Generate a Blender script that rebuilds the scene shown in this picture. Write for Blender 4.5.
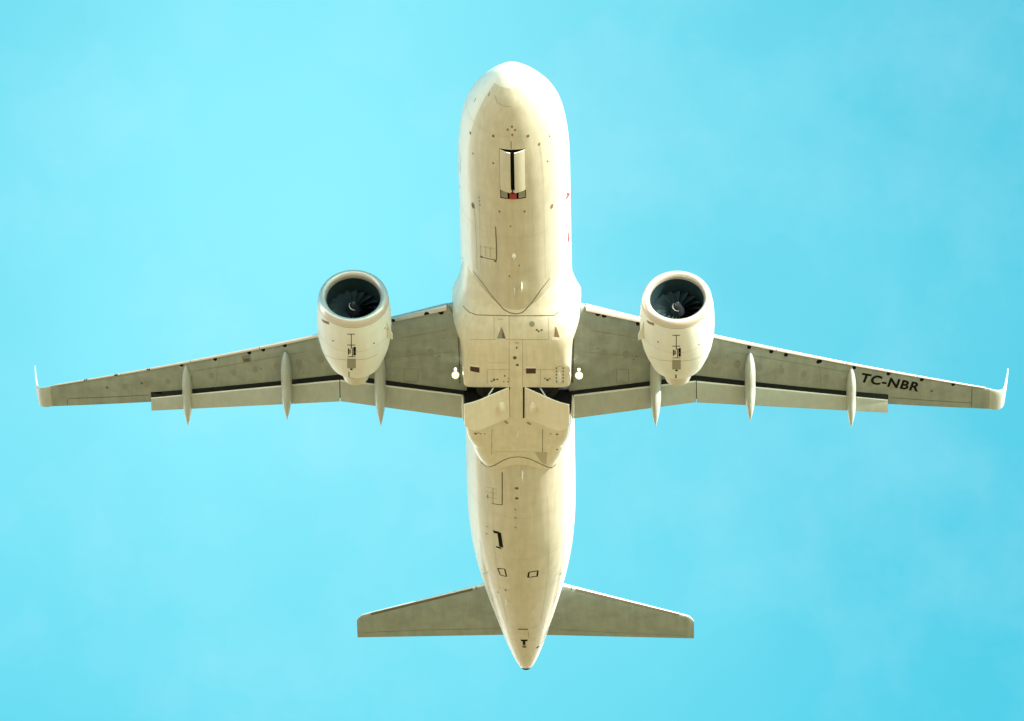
import bpy, bmesh, math, random
from mathutils import Vector, Matrix, Euler
from mathutils.bvhtree import BVHTree
random.seed(7)
R = math.radians
scene = bpy.context.scene
for o in list(bpy.data.objects):
    bpy.data.objects.remove(o)
C = scene.collection

# ------------------------------------------------------------------ camera, sky, sun, exposure
ELEV = 25.0
cam_d = bpy.data.cameras.new('camera')
cam = bpy.data.objects.new('camera', cam_d)
C.objects.link(cam)
cam.location = (0, 0, 1.7)
cam.rotation_euler = (R(90 + ELEV), 0, 0)
cam_d.sensor_width = 36.0
cam_d.lens = 27.15 * 550.0 * 36.0 / 1024.0
cam_d.clip_start = 0.5
cam_d.clip_end = 60000
scene.camera = cam

SUN_EL, SUN_AZ = 23.5, 135.0          # azimuth measured clockwise from +Y (the way the camera looks)
sd = Vector((math.sin(R(SUN_AZ)) * math.cos(R(SUN_EL)), math.cos(R(SUN_AZ)) * math.cos(R(SUN_EL)), math.sin(R(SUN_EL))))
sun_d = bpy.data.lights.new('sun', 'SUN')
sun_d.energy = 5.0
sun_d.angle = R(0.5)
sun_d.color = (1.0, 0.93, 0.80)
sun = bpy.data.objects.new('sun', sun_d)
C.objects.link(sun)
sun.location = sd * 400
sun.rotation_euler = sd.to_track_quat('Z', 'Y').to_euler()

world = bpy.data.worlds.new('World')
scene.world = world
world.use_nodes = True
wn, wl = world.node_tree.nodes, world.node_tree.links
wn.clear()
w_out = wn.new('ShaderNodeOutputWorld')
w_bg = wn.new('ShaderNodeBackground')
w_bg.inputs['Strength'].default_value = 0.13
w_sky = wn.new('ShaderNodeTexSky')
w_sky.sky_type = 'NISHITA'
w_sky.sun_disc = False
w_sky.sun_elevation = R(SUN_EL)
w_sky.sun_rotation = R(SUN_AZ)
w_sky.air_density = 1.0
w_sky.dust_density = 1.2
w_sky.ozone_density = 1.0
# colour cast of the photograph's sky (turquoise) and a thin veil of high cloud, both fixed to directions in the sky
w_tint = wn.new('ShaderNodeMix'); w_tint.data_type = 'RGBA'; w_tint.blend_type = 'MULTIPLY'
w_tint.inputs['Factor'].default_value = 1.0
w_tint.inputs['B'].default_value = (0.205, 0.94, 0.775, 1)
wl.new(w_sky.outputs['Color'], w_tint.inputs['A'])
w_tc = wn.new('ShaderNodeTexCoord')
# thin bright cloud: a soft patch of about three degrees in the direction CLOUD, its edge broken up by noise
CLOUD = Vector((-0.0135, 0.9019, 0.4316)).normalized()
w_noise = wn.new('ShaderNodeTexNoise')
w_noise.inputs['Scale'].default_value = 30.0
w_noise.inputs['Detail'].default_value = 4
w_noise.inputs['Roughness'].default_value = 0.5
wl.new(w_tc.outputs['Generated'], w_noise.inputs['Vector'])
w_dist = wn.new('ShaderNodeVectorMath'); w_dist.operation = 'DISTANCE'
w_dist.inputs[1].default_value = CLOUD
wl.new(w_tc.outputs['Generated'], w_dist.inputs[0])
w_wob = wn.new('ShaderNodeMath'); w_wob.operation = 'MULTIPLY_ADD'
w_wob.inputs[1].default_value = 0.035
wl.new(w_noise.outputs['Fac'], w_wob.inputs[0]); wl.new(w_dist.outputs['Value'], w_wob.inputs[2])
w_ramp = wn.new('ShaderNodeMapRange'); w_ramp.interpolation_type = 'SMOOTHSTEP'
w_ramp.inputs['From Min'].default_value = 0.008
w_ramp.inputs['From Max'].default_value = 0.082
w_ramp.inputs['To Min'].default_value = 0.95
w_ramp.inputs['To Max'].default_value = 0.0
wl.new(w_wob.outputs['Value'], w_ramp.inputs['Value'])
w_veil = wn.new('ShaderNodeMix'); w_veil.data_type = 'RGBA'
w_veil.inputs['B'].default_value = (1.0, 3.05, 3.45, 1)
wl.new(w_ramp.outputs['Result'], w_veil.inputs['Factor'])
wl.new(w_tint.outputs['Result'], w_veil.inputs['A'])
# faint mottling of thinner and thicker cirrus
w_n2 = wn.new('ShaderNodeTexNoise')
w_n2.inputs['Scale'].default_value = 85.0
w_n2.inputs['Detail'].default_value = 5
w_n2.inputs['Roughness'].default_value = 0.6
wl.new(w_tc.outputs['Generated'], w_n2.inputs['Vector'])
w_r2 = wn.new('ShaderNodeMapRange')
w_r2.inputs['From Min'].default_value = 0.47
w_r2.inputs['From Max'].default_value = 0.78
w_r2.inputs['To Min'].default_value = 0.0
w_r2.inputs['To Max'].default_value = 0.17
wl.new(w_n2.outputs['Fac'], w_r2.inputs['Value'])
w_cir = wn.new('ShaderNodeMix'); w_cir.data_type = 'RGBA'
w_cir.inputs['B'].default_value = (2.1, 3.2, 3.6, 1)
wl.new(w_r2.outputs['Result'], w_cir.inputs['Factor'])
wl.new(w_veil.outputs['Result'], w_cir.inputs['A'])
# pale haze low down, towards the horizon, made extra bright to whiten the fuselage sides
w_sep = wn.new('ShaderNodeSeparateXYZ'); wl.new(w_tc.outputs['Generated'], w_sep.inputs['Vector'])
w_hz = wn.new('ShaderNodeMapRange'); w_hz.interpolation_type = 'SMOOTHSTEP'
w_hz.inputs['From Min'].default_value = -0.05
w_hz.inputs['From Max'].default_value = 0.37
w_hz.inputs['To Min'].default_value = 0.9
w_hz.inputs['To Max'].default_value = 0.0
wl.new(w_sep.outputs['Z'], w_hz.inputs['Value'])
w_haze = wn.new('ShaderNodeMix'); w_haze.data_type = 'RGBA'
w_haze.inputs['B'].default_value = (15.0, 14.4, 13.4, 1)
wl.new(w_hz.outputs['Result'], w_haze.inputs['Factor'])
wl.new(w_cir.outputs['Result'], w_haze.inputs['A'])
wl.new(w_haze.outputs['Result'], w_bg.inputs['Color'])
wl.new(w_bg.outputs['Background'], w_out.inputs['Surface'])

scene.view_settings.view_transform = 'Standard'
scene.view_settings.look = 'None'
scene.view_settings.gamma = 1.0
scene.view_settings.use_curve_mapping = False
scene.view_settings.exposure = 1.22
scene.cycles.max_bounces = 8

# ------------------------------------------------------------------ materials
def mat(name, col, rough=0.5, metal=0.0, coat=0.0, mottling=0.0, streak=0.0, scale=1.5, emit=None, estr=0.0, bump=0.0):
    m = bpy.data.materials.new(name)
    m.use_nodes = True
    nt = m.node_tree
    b = nt.nodes['Principled BSDF']
    b.inputs['Base Color'].default_value = (*col, 1)
    b.inputs['Roughness'].default_value = rough
    b.inputs['Metallic'].default_value = metal
    b.inputs['Coat Weight'].default_value = coat
    b.inputs['Coat Roughness'].default_value = 0.08
    if emit:
        b.inputs['Emission Color'].default_value = (*emit, 1)
        b.inputs['Emission Strength'].default_value = estr
    if mottling > 0 or streak > 0:
        tc = nt.nodes.new('ShaderNodeTexCoord')
        def layer(sc, detail, amount, prev):
            mp = nt.nodes.new('ShaderNodeMapping')
            mp.inputs['Scale'].default_value = sc
            nt.links.new(tc.outputs['Object'], mp.inputs['Vector'])
            n = nt.nodes.new('ShaderNodeTexNoise')
            n.inputs['Detail'].default_value = detail
            n.inputs['Roughness'].default_value = 0.62
            nt.links.new(mp.outputs['Vector'], n.inputs['Vector'])
            mr = nt.nodes.new('ShaderNodeMapRange')
            mr.inputs['From Min'].default_value = 0.3
            mr.inputs['From Max'].default_value = 0.7
            mr.inputs['To Min'].default_value = 1.0 - amount
            mr.inputs['To Max'].default_value = 1.0 + amount * 0.5
            nt.links.new(n.outputs['Fac'], mr.inputs['Value'])
            mx = nt.nodes.new('ShaderNodeMix'); mx.data_type = 'RGBA'; mx.blend_type = 'MULTIPLY'
            mx.inputs['Factor'].default_value = 1.0
            if prev is None:
                mx.inputs['A'].default_value = (*col, 1)
            else:
                nt.links.new(prev, mx.inputs['A'])
            nt.links.new(mr.outputs['Result'], mx.inputs['B'])
            return mx.outputs['Result'], n.outputs['Fac']
        out, fac = None, None
        if mottling > 0:
            out, fac = layer((scale, scale, scale), 5, mottling, out)
        if streak > 0:
            out, _ = layer((scale * 3.0, scale * 0.3, scale * 3.0), 2, streak, out)
        nt.links.new(out, b.inputs['Base Color'])
        if fac is not None and bump == 0:
            rr = nt.nodes.new('ShaderNodeMapRange')
            rr.inputs['To Min'].default_value = max(0.03, rough - 0.08)
            rr.inputs['To Max'].default_value = rough + 0.1
            nt.links.new(fac, rr.inputs['Value'])
            nt.links.new(rr.outputs['Result'], b.inputs['Roughness'])
    return m

M = {}
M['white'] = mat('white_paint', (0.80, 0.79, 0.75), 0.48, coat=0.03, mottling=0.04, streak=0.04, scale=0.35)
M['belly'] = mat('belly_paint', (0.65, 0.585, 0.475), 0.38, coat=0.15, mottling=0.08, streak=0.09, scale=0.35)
M['fairing'] = mat('fairing_paint', (0.78, 0.70, 0.57), 0.36, coat=0.2, mottling=0.09, streak=0.08, scale=0.4)  # lighter and warmer than the belly: ground bounce is put into the colour
M['wing'] = mat('wing_grey_paint', (0.295, 0.337, 0.312), 0.42, coat=0.1, mottling=0.2, streak=0.10, scale=0.3)
M['flap'] = mat('flap_grey_paint', (0.44, 0.47, 0.435), 0.40, coat=0.1, mottling=0.08, streak=0.06, scale=0.4)
M['cover'] = mat('inspection_panel_paint', (0.30, 0.29, 0.24), 0.42, mottling=0.06, scale=2)
M['metal'] = mat('bare_leading_edge_metal', (0.70, 0.61, 0.56), 0.32, metal=0.5)
M['core'] = mat('exhaust_metal', (0.66, 0.61, 0.52), 0.42, metal=0.2, mottling=0.1, scale=3)
M['liner'] = mat('inlet_liner', (0.018, 0.042, 0.05), 0.4, mottling=0.1, scale=4)
M['blade'] = mat('fan_blade', (0.07, 0.112, 0.128), 0.30, metal=0.5)
M['spinner'] = mat('spinner_black', (0.02, 0.022, 0.028), 0.25, coat=0.4)
M['dark'] = mat('gear_bay_dark', (0.012, 0.012, 0.015), 0.75, mottling=0.25, scale=5)
M['cove'] = mat('flap_cove', (0.022, 0.03, 0.028), 0.6)  # near-black: shade in the slot ahead of the flaps, put into the colour
M['seam'] = mat('panel_seam', (0.13, 0.11, 0.075), 0.7)
M['black'] = mat('black_marking', (0.008, 0.008, 0.008), 0.9)
M['black'].node_tree.nodes['Principled BSDF'].inputs['Specular IOR Level'].default_value = 0.1
M['door'] = mat('gear_door_paint', (0.84, 0.76, 0.64), 0.42, coat=0.1, mottling=0.05, streak=0.05, scale=0.6)  # bright warm tone: sunlight on the doors is put into the colour
M['red'] = mat('red_marking', (0.36, 0.015, 0.03), 0.5)
M['glass'] = mat('cockpit_glass', (0.01, 0.012, 0.015), 0.05, coat=1.0)
M['tyre'] = mat('tyre_rubber', (0.012, 0.012, 0.013), 0.85)
M['strut'] = mat('strut_metal', (0.7, 0.7, 0.68), 0.35, metal=0.3)
M['lamp'] = mat('lamp_lens', (0.9, 0.95, 0.9), 0.1, emit=(0.96, 1.0, 0.70), estr=12)
M['glow'] = mat('lamp_reflector', (0.6, 0.65, 0.4), 0.2, emit=(0.62, 0.78, 0.22), estr=0.75)  # dim green emission standing in for the halo round the lamp
M['beacon'] = mat('red_lens', (0.5, 0.02, 0.02), 0.15, coat=0.6)

# ground: dry summer grass and stubble to the horizon
g = bpy.data.materials.new('dry_grass'); g.use_nodes = True
gn, gl = g.node_tree.nodes, g.node_tree.links
gb = gn['Principled BSDF']; gb.inputs['Roughness'].default_value = 0.95
gtc = gn.new('ShaderNodeTexCoord')
gno = gn.new('ShaderNodeTexNoise'); gno.inputs['Scale'].default_value = 0.02; gno.inputs['Detail'].default_value = 8
gl.new(gtc.outputs['Object'], gno.inputs['Vector'])
grm = gn.new('ShaderNodeValToRGB')
grm.color_ramp.elements[0].position = 0.35; grm.color_ramp.elements[0].color = (0.26, 0.176, 0.085, 1)
grm.color_ramp.elements[1].position = 0.68; grm.color_ramp.elements[1].color = (0.42, 0.292, 0.145, 1)
gl.new(gno.outputs['Fac'], grm.inputs['Fac']); gl.new(grm.outputs['Color'], gb.inputs['Base Color'])
gm = bpy.data.meshes.new('ground')
n = 24; L = 20000.0
vs = [(-L + 2 * L * i / n, -L + 2 * L * j / n, 0) for j in range(n + 1) for i in range(n + 1)]
gm.from_pydata(vs, [], [(j * (n + 1) + i, j * (n + 1) + i + 1, (j + 1) * (n + 1) + i + 1, (j + 1) * (n + 1) + i) for j in range(n) for i in range(n)])
gm.materials.append(g)
ground = bpy.data.objects.new('ground', gm); C.objects.link(ground)
ground['kind'] = 'structure'
ground['label'] = 'dry grass plain below the climbing aircraft'

# ------------------------------------------------------------------ mesh helpers (aircraft frame: +X = port / picture right, +Y = aft, +Z = up, nose at Y=0)
def pchip(xs, ys):
    n = len(xs); h = [xs[i + 1] - xs[i] for i in range(n - 1)]
    d = [(ys[i + 1] - ys[i]) / h[i] for i in range(n - 1)]
    m = [0.0] * n; m[0] = d[0]; m[-1] = d[-1]
    for i in range(1, n - 1):
        if d[i - 1] * d[i] <= 0: m[i] = 0.0
        else:
            w1 = 2 * h[i] + h[i - 1]; w2 = h[i] + 2 * h[i - 1]
            m[i] = (w1 + w2) / (w1 / d[i - 1] + w2 / d[i])
    def f(x):
        if x <= xs[0]: return ys[0]
        if x >= xs[-1]: return ys[-1]
        i = 0
        while x > xs[i + 1]: i += 1
        t = (x - xs[i]) / h[i]
        return ((1 + 2 * t) * (1 - t) ** 2 * ys[i] + t * (1 - t) ** 2 * h[i] * m[i] + t * t * (3 - 2 * t) * ys[i + 1] + t * t * (t - 1) * h[i] * m[i + 1])
    return f
def lin(xs, ys):
    def f(x):
        if x <= xs[0]: return ys[0]
        for i in range(len(xs) - 1):
            if x <= xs[i + 1]:
                return ys[i] + (ys[i + 1] - ys[i]) * (x - xs[i]) / (xs[i + 1] - xs[i])
        return ys[-1]
    return f

def make(name, verts, faces, mats, parent=None, idx=None, smooth=True, angle=35, fix=True):
    me = bpy.data.meshes.new(name)
    me.from_pydata([tuple(v) for v in verts], [], faces)
    for m in (mats if isinstance(mats, (list, tuple)) else [mats]): me.materials.append(m)
    if idx: me.polygons.foreach_set('material_index', idx)
    if fix:
        bm = bmesh.new(); bm.from_mesh(me)
        bmesh.ops.recalc_face_normals(bm, faces=bm.faces); bm.to_mesh(me); bm.free()
    if smooth:
        me.polygons.foreach_set('use_smooth', [True] * len(me.polygons))
        me.set_sharp_from_angle(angle=R(angle))
    me.update()
    o = bpy.data.objects.new(name, me); C.objects.link(o)
    if parent: o.parent = parent
    return o

def loft(rings, cap0=True, cap1=True):
    n = len(rings[0]); v = []; f = []
    for r in rings: v += r
    for k in range(len(rings) - 1):
        for i in range(n):
            a = k * n + i; b = k * n + (i + 1) % n
            f.append((a, b, b + n, a + n))
    if cap0: f.append(tuple(range(n)))
    if cap1: f.append(tuple(range((len(rings) - 1) * n, len(rings) * n)))
    return v, f

def lathe(profile, n=64, c=(0, 0, 0), closed=False, cap0=False, cap1=False):
    """profile: list of (y, r) spun round the Y axis through c"""
    rings = [[(c[0] + r * math.cos(2 * math.pi * i / n), c[1] + y, c[2] + r * math.sin(2 * math.pi * i / n)) for i in range(n)] for y, r in profile]
    if closed: rings.append(rings[0])
    v, f = loft(rings, cap0, cap1)
    return v, f

def box(c, s):
    v = [(c[0] + s[0] * x / 2, c[1] + s[1] * y / 2, c[2] + s[2] * z / 2) for x in (-1, 1) for y in (-1, 1) for z in (-1, 1)]
    return v, [(0, 1, 3, 2), (4, 6, 7, 5), (0, 4, 5, 1), (2, 3, 7, 6), (0, 2, 6, 4), (1, 5, 7, 3)]

def tube(p0, p1, r, n=12):
    p0, p1 = Vector(p0), Vector(p1); d = (p1 - p0).normalized()
    a = d.orthogonal().normalized(); b = d.cross(a)
    return loft([[tuple(p + a * r * math.cos(2 * math.pi * i / n) + b * r * math.sin(2 * math.pi * i / n)) for i in range(n)] for p in (p0, p1)])

def join(*vf):
    V, F = [], []
    for v, f in vf:
        k = len(V); V += list(v); F += [tuple(i + k for i in q) for q in f]
    return V, F

def bevel(o, w=0.01, seg=2):
    bm = bmesh.new(); bm.from_mesh(o.data)
    es = [e for e in bm.edges if len(e.link_faces) == 2 and e.calc_face_angle(0) > R(40)]
    bmesh.ops.bevel(bm, geom=es, offset=w, segments=seg, affect='EDGES', profile=0.5)
    bm.to_mesh(o.data); bm.free()

def cut(o, cutters):
    for c in cutters:
        md = o.modifiers.new('cut', 'BOOLEAN'); md.operation = 'DIFFERENCE'; md.object = c; md.solver = 'EXACT'
    bpy.context.view_layer.update()
    dg = bpy.context.evaluated_depsgraph_get()
    me = bpy.data.meshes.new_from_object(o.evaluated_get(dg))
    o.modifiers.clear(); old = o.data; nm = old.name; o.data = me; bpy.data.meshes.remove(old); me.name = nm

# ---- slab helper: a curved sheet given thickness
def slab(fn, nu, nv, th):
    """fn(u, v) -> point on the outer face, u and v in 0..1; th: thickness vector added for the inner face"""
    V = [fn(i / nu, j / nv) for i in range(nu + 1) for j in range(nv + 1)]
    k = len(V); V += [(p[0] + th[0], p[1] + th[1], p[2] + th[2]) for p in V]
    q = lambda i, j: i * (nv + 1) + j
    F = []
    for i in range(nu):
        for j in range(nv):
            a = (q(i, j), q(i + 1, j), q(i + 1, j + 1), q(i, j + 1)); F.append(a); F.append(tuple(x + k for x in reversed(a)))
    for i in range(nu):
        for j in (0, nv): F.append((q(i, j), q(i + 1, j), q(i + 1, j) + k, q(i, j) + k))
    for j in range(nv):
        for i in (0, nu): F.append((q(i, j), q(i, j + 1), q(i, j + 1) + k, q(i, j) + k))
    return V, F
def dome(c, rx, ry, h, A=0.0, s=1, n=20, m=7):
    """half ellipsoid hanging below c; A tilts it about the Y axis"""
    V = []; F = []
    for j in range(m + 1):
        t = math.pi / 2 * j / m
        for i in range(n):
            a = 2 * math.pi * i / n
            x, y, z = rx * math.cos(a) * math.cos(t), ry * math.sin(a) * math.cos(t), -h * math.sin(t) + .02
            V.append((c[0] + s * (x * math.cos(A) + z * math.sin(A)), c[1] + y, c[2] - x * math.sin(A) + z * math.cos(A)))
    for j in range(m):
        for i in range(n): F.append((j * n + i, j * n + (i + 1) % n, (j + 1) * n + (i + 1) % n, (j + 1) * n + i))
    return V, F

# ------------------------------------------------------------------ the aircraft
PITCH = 13.7
plane = bpy.data.objects.new('airplane', None)
C.objects.link(plane)
plane['label'] = 'white twin-engine passenger jet climbing overhead with flaps out and landing lights on'
plane['category'] = 'airplane'
plane.empty_display_size = 5
PLANE_ROT = Euler((R(-PITCH), R(0.63), R(-0.975)), 'XYZ')
plane.rotation_euler = PLANE_ROT
REF, PIX = Vector((0, 17, -0.5)), (518.02, 361.0)      # where this point of the aircraft stands, 550 m from the camera
F_ = 27.15 * 550
dirv = Vector(((PIX[0] - 512) / F_, math.cos(R(ELEV)) + (PIX[1] - 360.5) / F_ * math.sin(R(ELEV)), math.sin(R(ELEV)) - (PIX[1] - 360.5) / F_ * math.cos(R(ELEV))))
plane.location = Vector((0, 0, 1.7)) + dirv * 550 - PLANE_ROT.to_matrix() @ REF

# ---- fuselage
FS = [0, .06, .15, .3, .5, 1.0, 1.6, 2.2, 3.0, 4.0, 5.0, 6.0, 24.0, 26, 28, 30, 32, 34, 36, 37.0, 37.45]
FT = [-.55, -.36, -.24, -.08, .07, .44, .84, 1.24, 1.65, 1.91, 2.03, 2.07, 2.07, 2.07, 2.07, 2.06, 2.02, 1.92, 1.72, 1.52, 1.40]
FB = [-.55, -.74, -.86, -1.01, -1.16, -1.44, -1.63, -1.77, -1.9, -2.0, -2.05, -2.07, -2.07, -1.98, -1.66, -1.2, -.68, -.13, .42, .72, .90]
FW = [0.001, .235, .37, .545, .735, 1.08, 1.37, 1.595, 1.80, 1.935, 2.005, 2.025, 2.025, 2.01, 1.915, 1.72, 1.425, 1.07, .67, .42, .27]
f_top, f_bot, f_w = pchip(FS, FT), pchip(FS, FB), pchip(FS, FW)
NF = 96
def fus_ring(s):
    t, b, w = f_top(s), f_bot(s), f_w(s); zc = (t + b) / 2; h = (t - b) / 2
    return [(w * math.sin(2 * math.pi * i / NF), s, zc - h * math.cos(2 * math.pi * i / NF)) for i in range(NF)]
st = [0.0, .015, .03, .06, .1, .15, .22, .3, .4, .5, .65, .8, 1.0, 1.2, 1.4, 1.6, 1.8, 2.0, 2.2, 2.5, 2.8, 3.2, 3.6, 4, 4.5, 5, 5.5, 6] + [6 + i * 0.75 for i in range(1, 25)] + [24 + i * .45 for i in range(1, 30)] + [37.2, 37.35, 37.45]
v, f = loft([fus_ring(s) for s in st])
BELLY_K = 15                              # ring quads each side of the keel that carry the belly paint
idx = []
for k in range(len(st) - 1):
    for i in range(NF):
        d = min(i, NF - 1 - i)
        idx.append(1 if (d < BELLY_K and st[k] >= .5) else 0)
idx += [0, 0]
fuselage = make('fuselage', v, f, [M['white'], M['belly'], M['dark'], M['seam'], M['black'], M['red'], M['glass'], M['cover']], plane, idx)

# ---- belly fairing
BS = [9.6, 10.2, 10.8, 11.4, 11.9, 12.3, 12.65, 12.95, 13.2, 13.5, 14, 15, 16, 18, 19, 20, 20.7, 21.4, 22.0, 22.5]
BW = [1.80, 1.86, 1.92, 1.985, 2.05, 2.14, 2.25, 2.35, 2.36, 2.27, 2.10, 2.01, 1.98, 1.98, 1.95, 1.86, 1.74, 1.54, 1.30, .98]
BB = [-.95, -1.34, -1.64, -1.87, -2.02, -2.15, -2.27, -2.36, -2.42, -2.47, -2.52, -2.55, -2.56, -2.56, -2.50, -2.34, -2.19, -2.00, -1.76, -1.42]
b_w, b_b = pchip(BS, BW), pchip(BS, BB)
b_n = lin([9.6, 12, 13.2, 14.5, 15.5, 18, 20, 22.5], [2.3, 2.7, 4.0, 9, 18, 16, 5.5, 4.8])
NB = 72
def fair_ring(s):
    w, b, nn = b_w(s), b_b(s), b_n(s); zc = -0.35; out = []
    for i in range(NB):
        a = 2 * math.pi * i / NB; ca, sa = math.cos(a), math.sin(a)
        x = w * math.copysign(abs(sa) ** (2 / nn), sa)
        if ca > 0: z = zc - (zc - b) * abs(ca) ** (2 / nn)
        else: z = zc + 0.25 * abs(ca) ** (2 / nn)
        out.append((x, s, z))
    return out
bst = [9.6 + i * 0.1 for i in range(130)]
v, f = loft([fair_ring(s) for s in bst])
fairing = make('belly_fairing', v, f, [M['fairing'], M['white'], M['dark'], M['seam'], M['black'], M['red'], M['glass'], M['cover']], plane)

BAY0, BAY1, BAYX = 15.97, 17.75, 0.27
cutters = []
for s in (-1, 1):
    v, f = box((s * (BAYX + 2.2) / 2, (BAY0 + BAY1) / 2, -2.0), (2.2 - BAYX, BAY1 - BAY0, 2.0))
    c = make('cutter', v, f, [M['white'], M['belly'], M['dark']], plane, [2] * 6, smooth=False)
    cutters.append(c)
v, f = box((0, 4.37, -1.75), (0.93, 2.62, 1.0))
nose_cut = make('cutter', v, f, [M['white'], M['belly'], M['dark']], plane, [2] * 6, smooth=False)
cut(fairing, cutters)
cut(fuselage, cutters + [nose_cut])
for c in cutters + [nose_cut]: bpy.data.objects.remove(c)

def bvh(o):
    bm = bmesh.new(); bm.from_mesh(o.data); t = BVHTree.FromBMesh(bm); bm.free(); return t

# ---- wings
def w_z(x): return -1.15 + .085 * (x - 2) + .0035 * (x - 2) ** 2
w_le = lambda x: 12.71 + .5 * (x - 2)
w_te = lin([2, 6.5, 17.4], [18.45, 18.2, 21.6])           # trailing edge of the fixed wing (spoilers, aileron)
w_tc = lin([2, 6.5, 13.65, 17.4], [.145, .125, .115, .11])
w_drop = lin([2, 6.5, 17.4], [.22, .12, .02])            # chord line falls this much from front to back
w_cove = lin([2, 6.5, 13.65], [17.60, 17.37, 19.84])      # lower skin ends here ahead of the flaps
def naca(t, x): return 5 * t * (.2969 * math.sqrt(max(x, 0)) - .1260 * x - .3516 * x * x + .2843 * x ** 3 - .1036 * x ** 4)
def camber(x): return 0.016 * math.sin(math.pi * x ** 0.9)
def airfoil(u, t, upper): return camber(u) + (naca(t, u) if upper else -naca(t, u) * (0.92 if u < .5 else 0.92 - .25 * (u - .5)))
def wing_ring(x, flaps, s):
    le, te = w_le(x), w_te(x); c = te - le; t = w_tc(x); zl = w_z(x); dr = w_drop(x)
    P = lambda u, up: (s * x, le + u * c, zl - dr * u + c * airfoil(u, t, up))
    out = [P((1 + math.cos(math.pi * i / 26)) / 2, True) for i in range(27)]     # from trailing edge to nose on top
    ul = (w_cove(x) - le) / c if flaps else 0.80
    out += [P(ul * (1 - math.cos(math.pi * i / 36)), False) for i in range(1, 19)]
    if flaps:
        a, b = P(ul + .02, True), P(.97, True)
        out += [(a[0], a[1], a[2] - .05), ((a[0] + b[0]) / 2, (a[1] + b[1]) / 2, (a[2] + b[2]) / 2 - .03), (b[0], b[1], b[2] - .012)]
    else:
        out += [P(ul + .06, False), P(ul + .12, False), P(.985, False)]
    return out
XS = [1.88, 2.0] + [2 + .5 * i for i in range(1, 10)] + [6.5 + .65 * i for i in range(1, 12)] + [13.649]
XT = [13.65 + .375 * i for i in range(0, 11)]

def flap_mesh(x0, x1, le, lez, ch, defl, s, n=10, t=.15):
    rings = []
    for k in range(n + 1):
        x = x0 + (x1 - x0) * k / n
        y0, z0, c = le(x), lez(x), ch(x); r = []
        for i in range(40):
            a = 2 * math.pi * i / 40
            u = (1 + math.cos(a)) / 2; th = naca(t, u) * c * (1.35 if a < math.pi else .45)
            yy = u * c; zz = th if a < math.pi else -th
            r.append((s * x, y0 + yy * math.cos(defl) + zz * math.sin(defl), z0 - yy * math.sin(defl) + zz * math.cos(defl)))
        rings.append(r)
    return loft(rings)

def track_fairing(x, y0, z0, y1, z1, w, h, s, kink=.48):
    """canoe: long spindle that bends downward with the flap"""
    rings = []; n = 30
    for k in range(n + 1):
        u = k / n
        if u < .38: prof = max(.012, (1 - ((.38 - u) / .38) ** 2.0) ** .62)
        elif u < .62: prof = 1.0
        else: prof = max(.012, 1 - ((u - .62) / .38) ** 1.75)
        y = y0 + (y1 - y0) * u
        z = z0 + (z1 - z0) * (0.25 * u if u < kink else 0.25 * kink + (u - kink) / (1 - kink) * (1 - .25 * kink))
        rings.append([(s * x + w / 2 * prof * math.sin(2 * math.pi * i / 20), y, z - (h * prof * math.cos(2 * math.pi * i / 20) * (0.62 if math.cos(2 * math.pi * i / 20) > 0 else .38))) for i in range(20)])
    return loft(rings)

def slat_mesh(x0, x1, s, n=8):
    rings = []
    for k in range(n + 1):
        x = x0 + (x1 - x0) * k / n
        le, te = w_le(x), w_te(x); c = te - le; t = w_tc(x); zl = w_z(x); dr = w_drop(x)
        us = [(.14 * (1 - j / 12) ** 1.6, True) for j in range(13)] + [(.026 * (j / 9) ** 1.6, False) for j in range(1, 10)]
        r = []
        for u, up in us:
            r.append((s * x, le + u * c - .08, zl - dr * u + c * airfoil(u, t, up) * 1.06 - .04))
        r.append((s * x, r[-1][1] - .01, r[-1][2] + .03))
        r.append((s * x, le + .03 * c - .08, zl + c * airfoil(.03, t, True) * .6 - .04))
        rings.append(r)
    return loft(rings)

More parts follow.
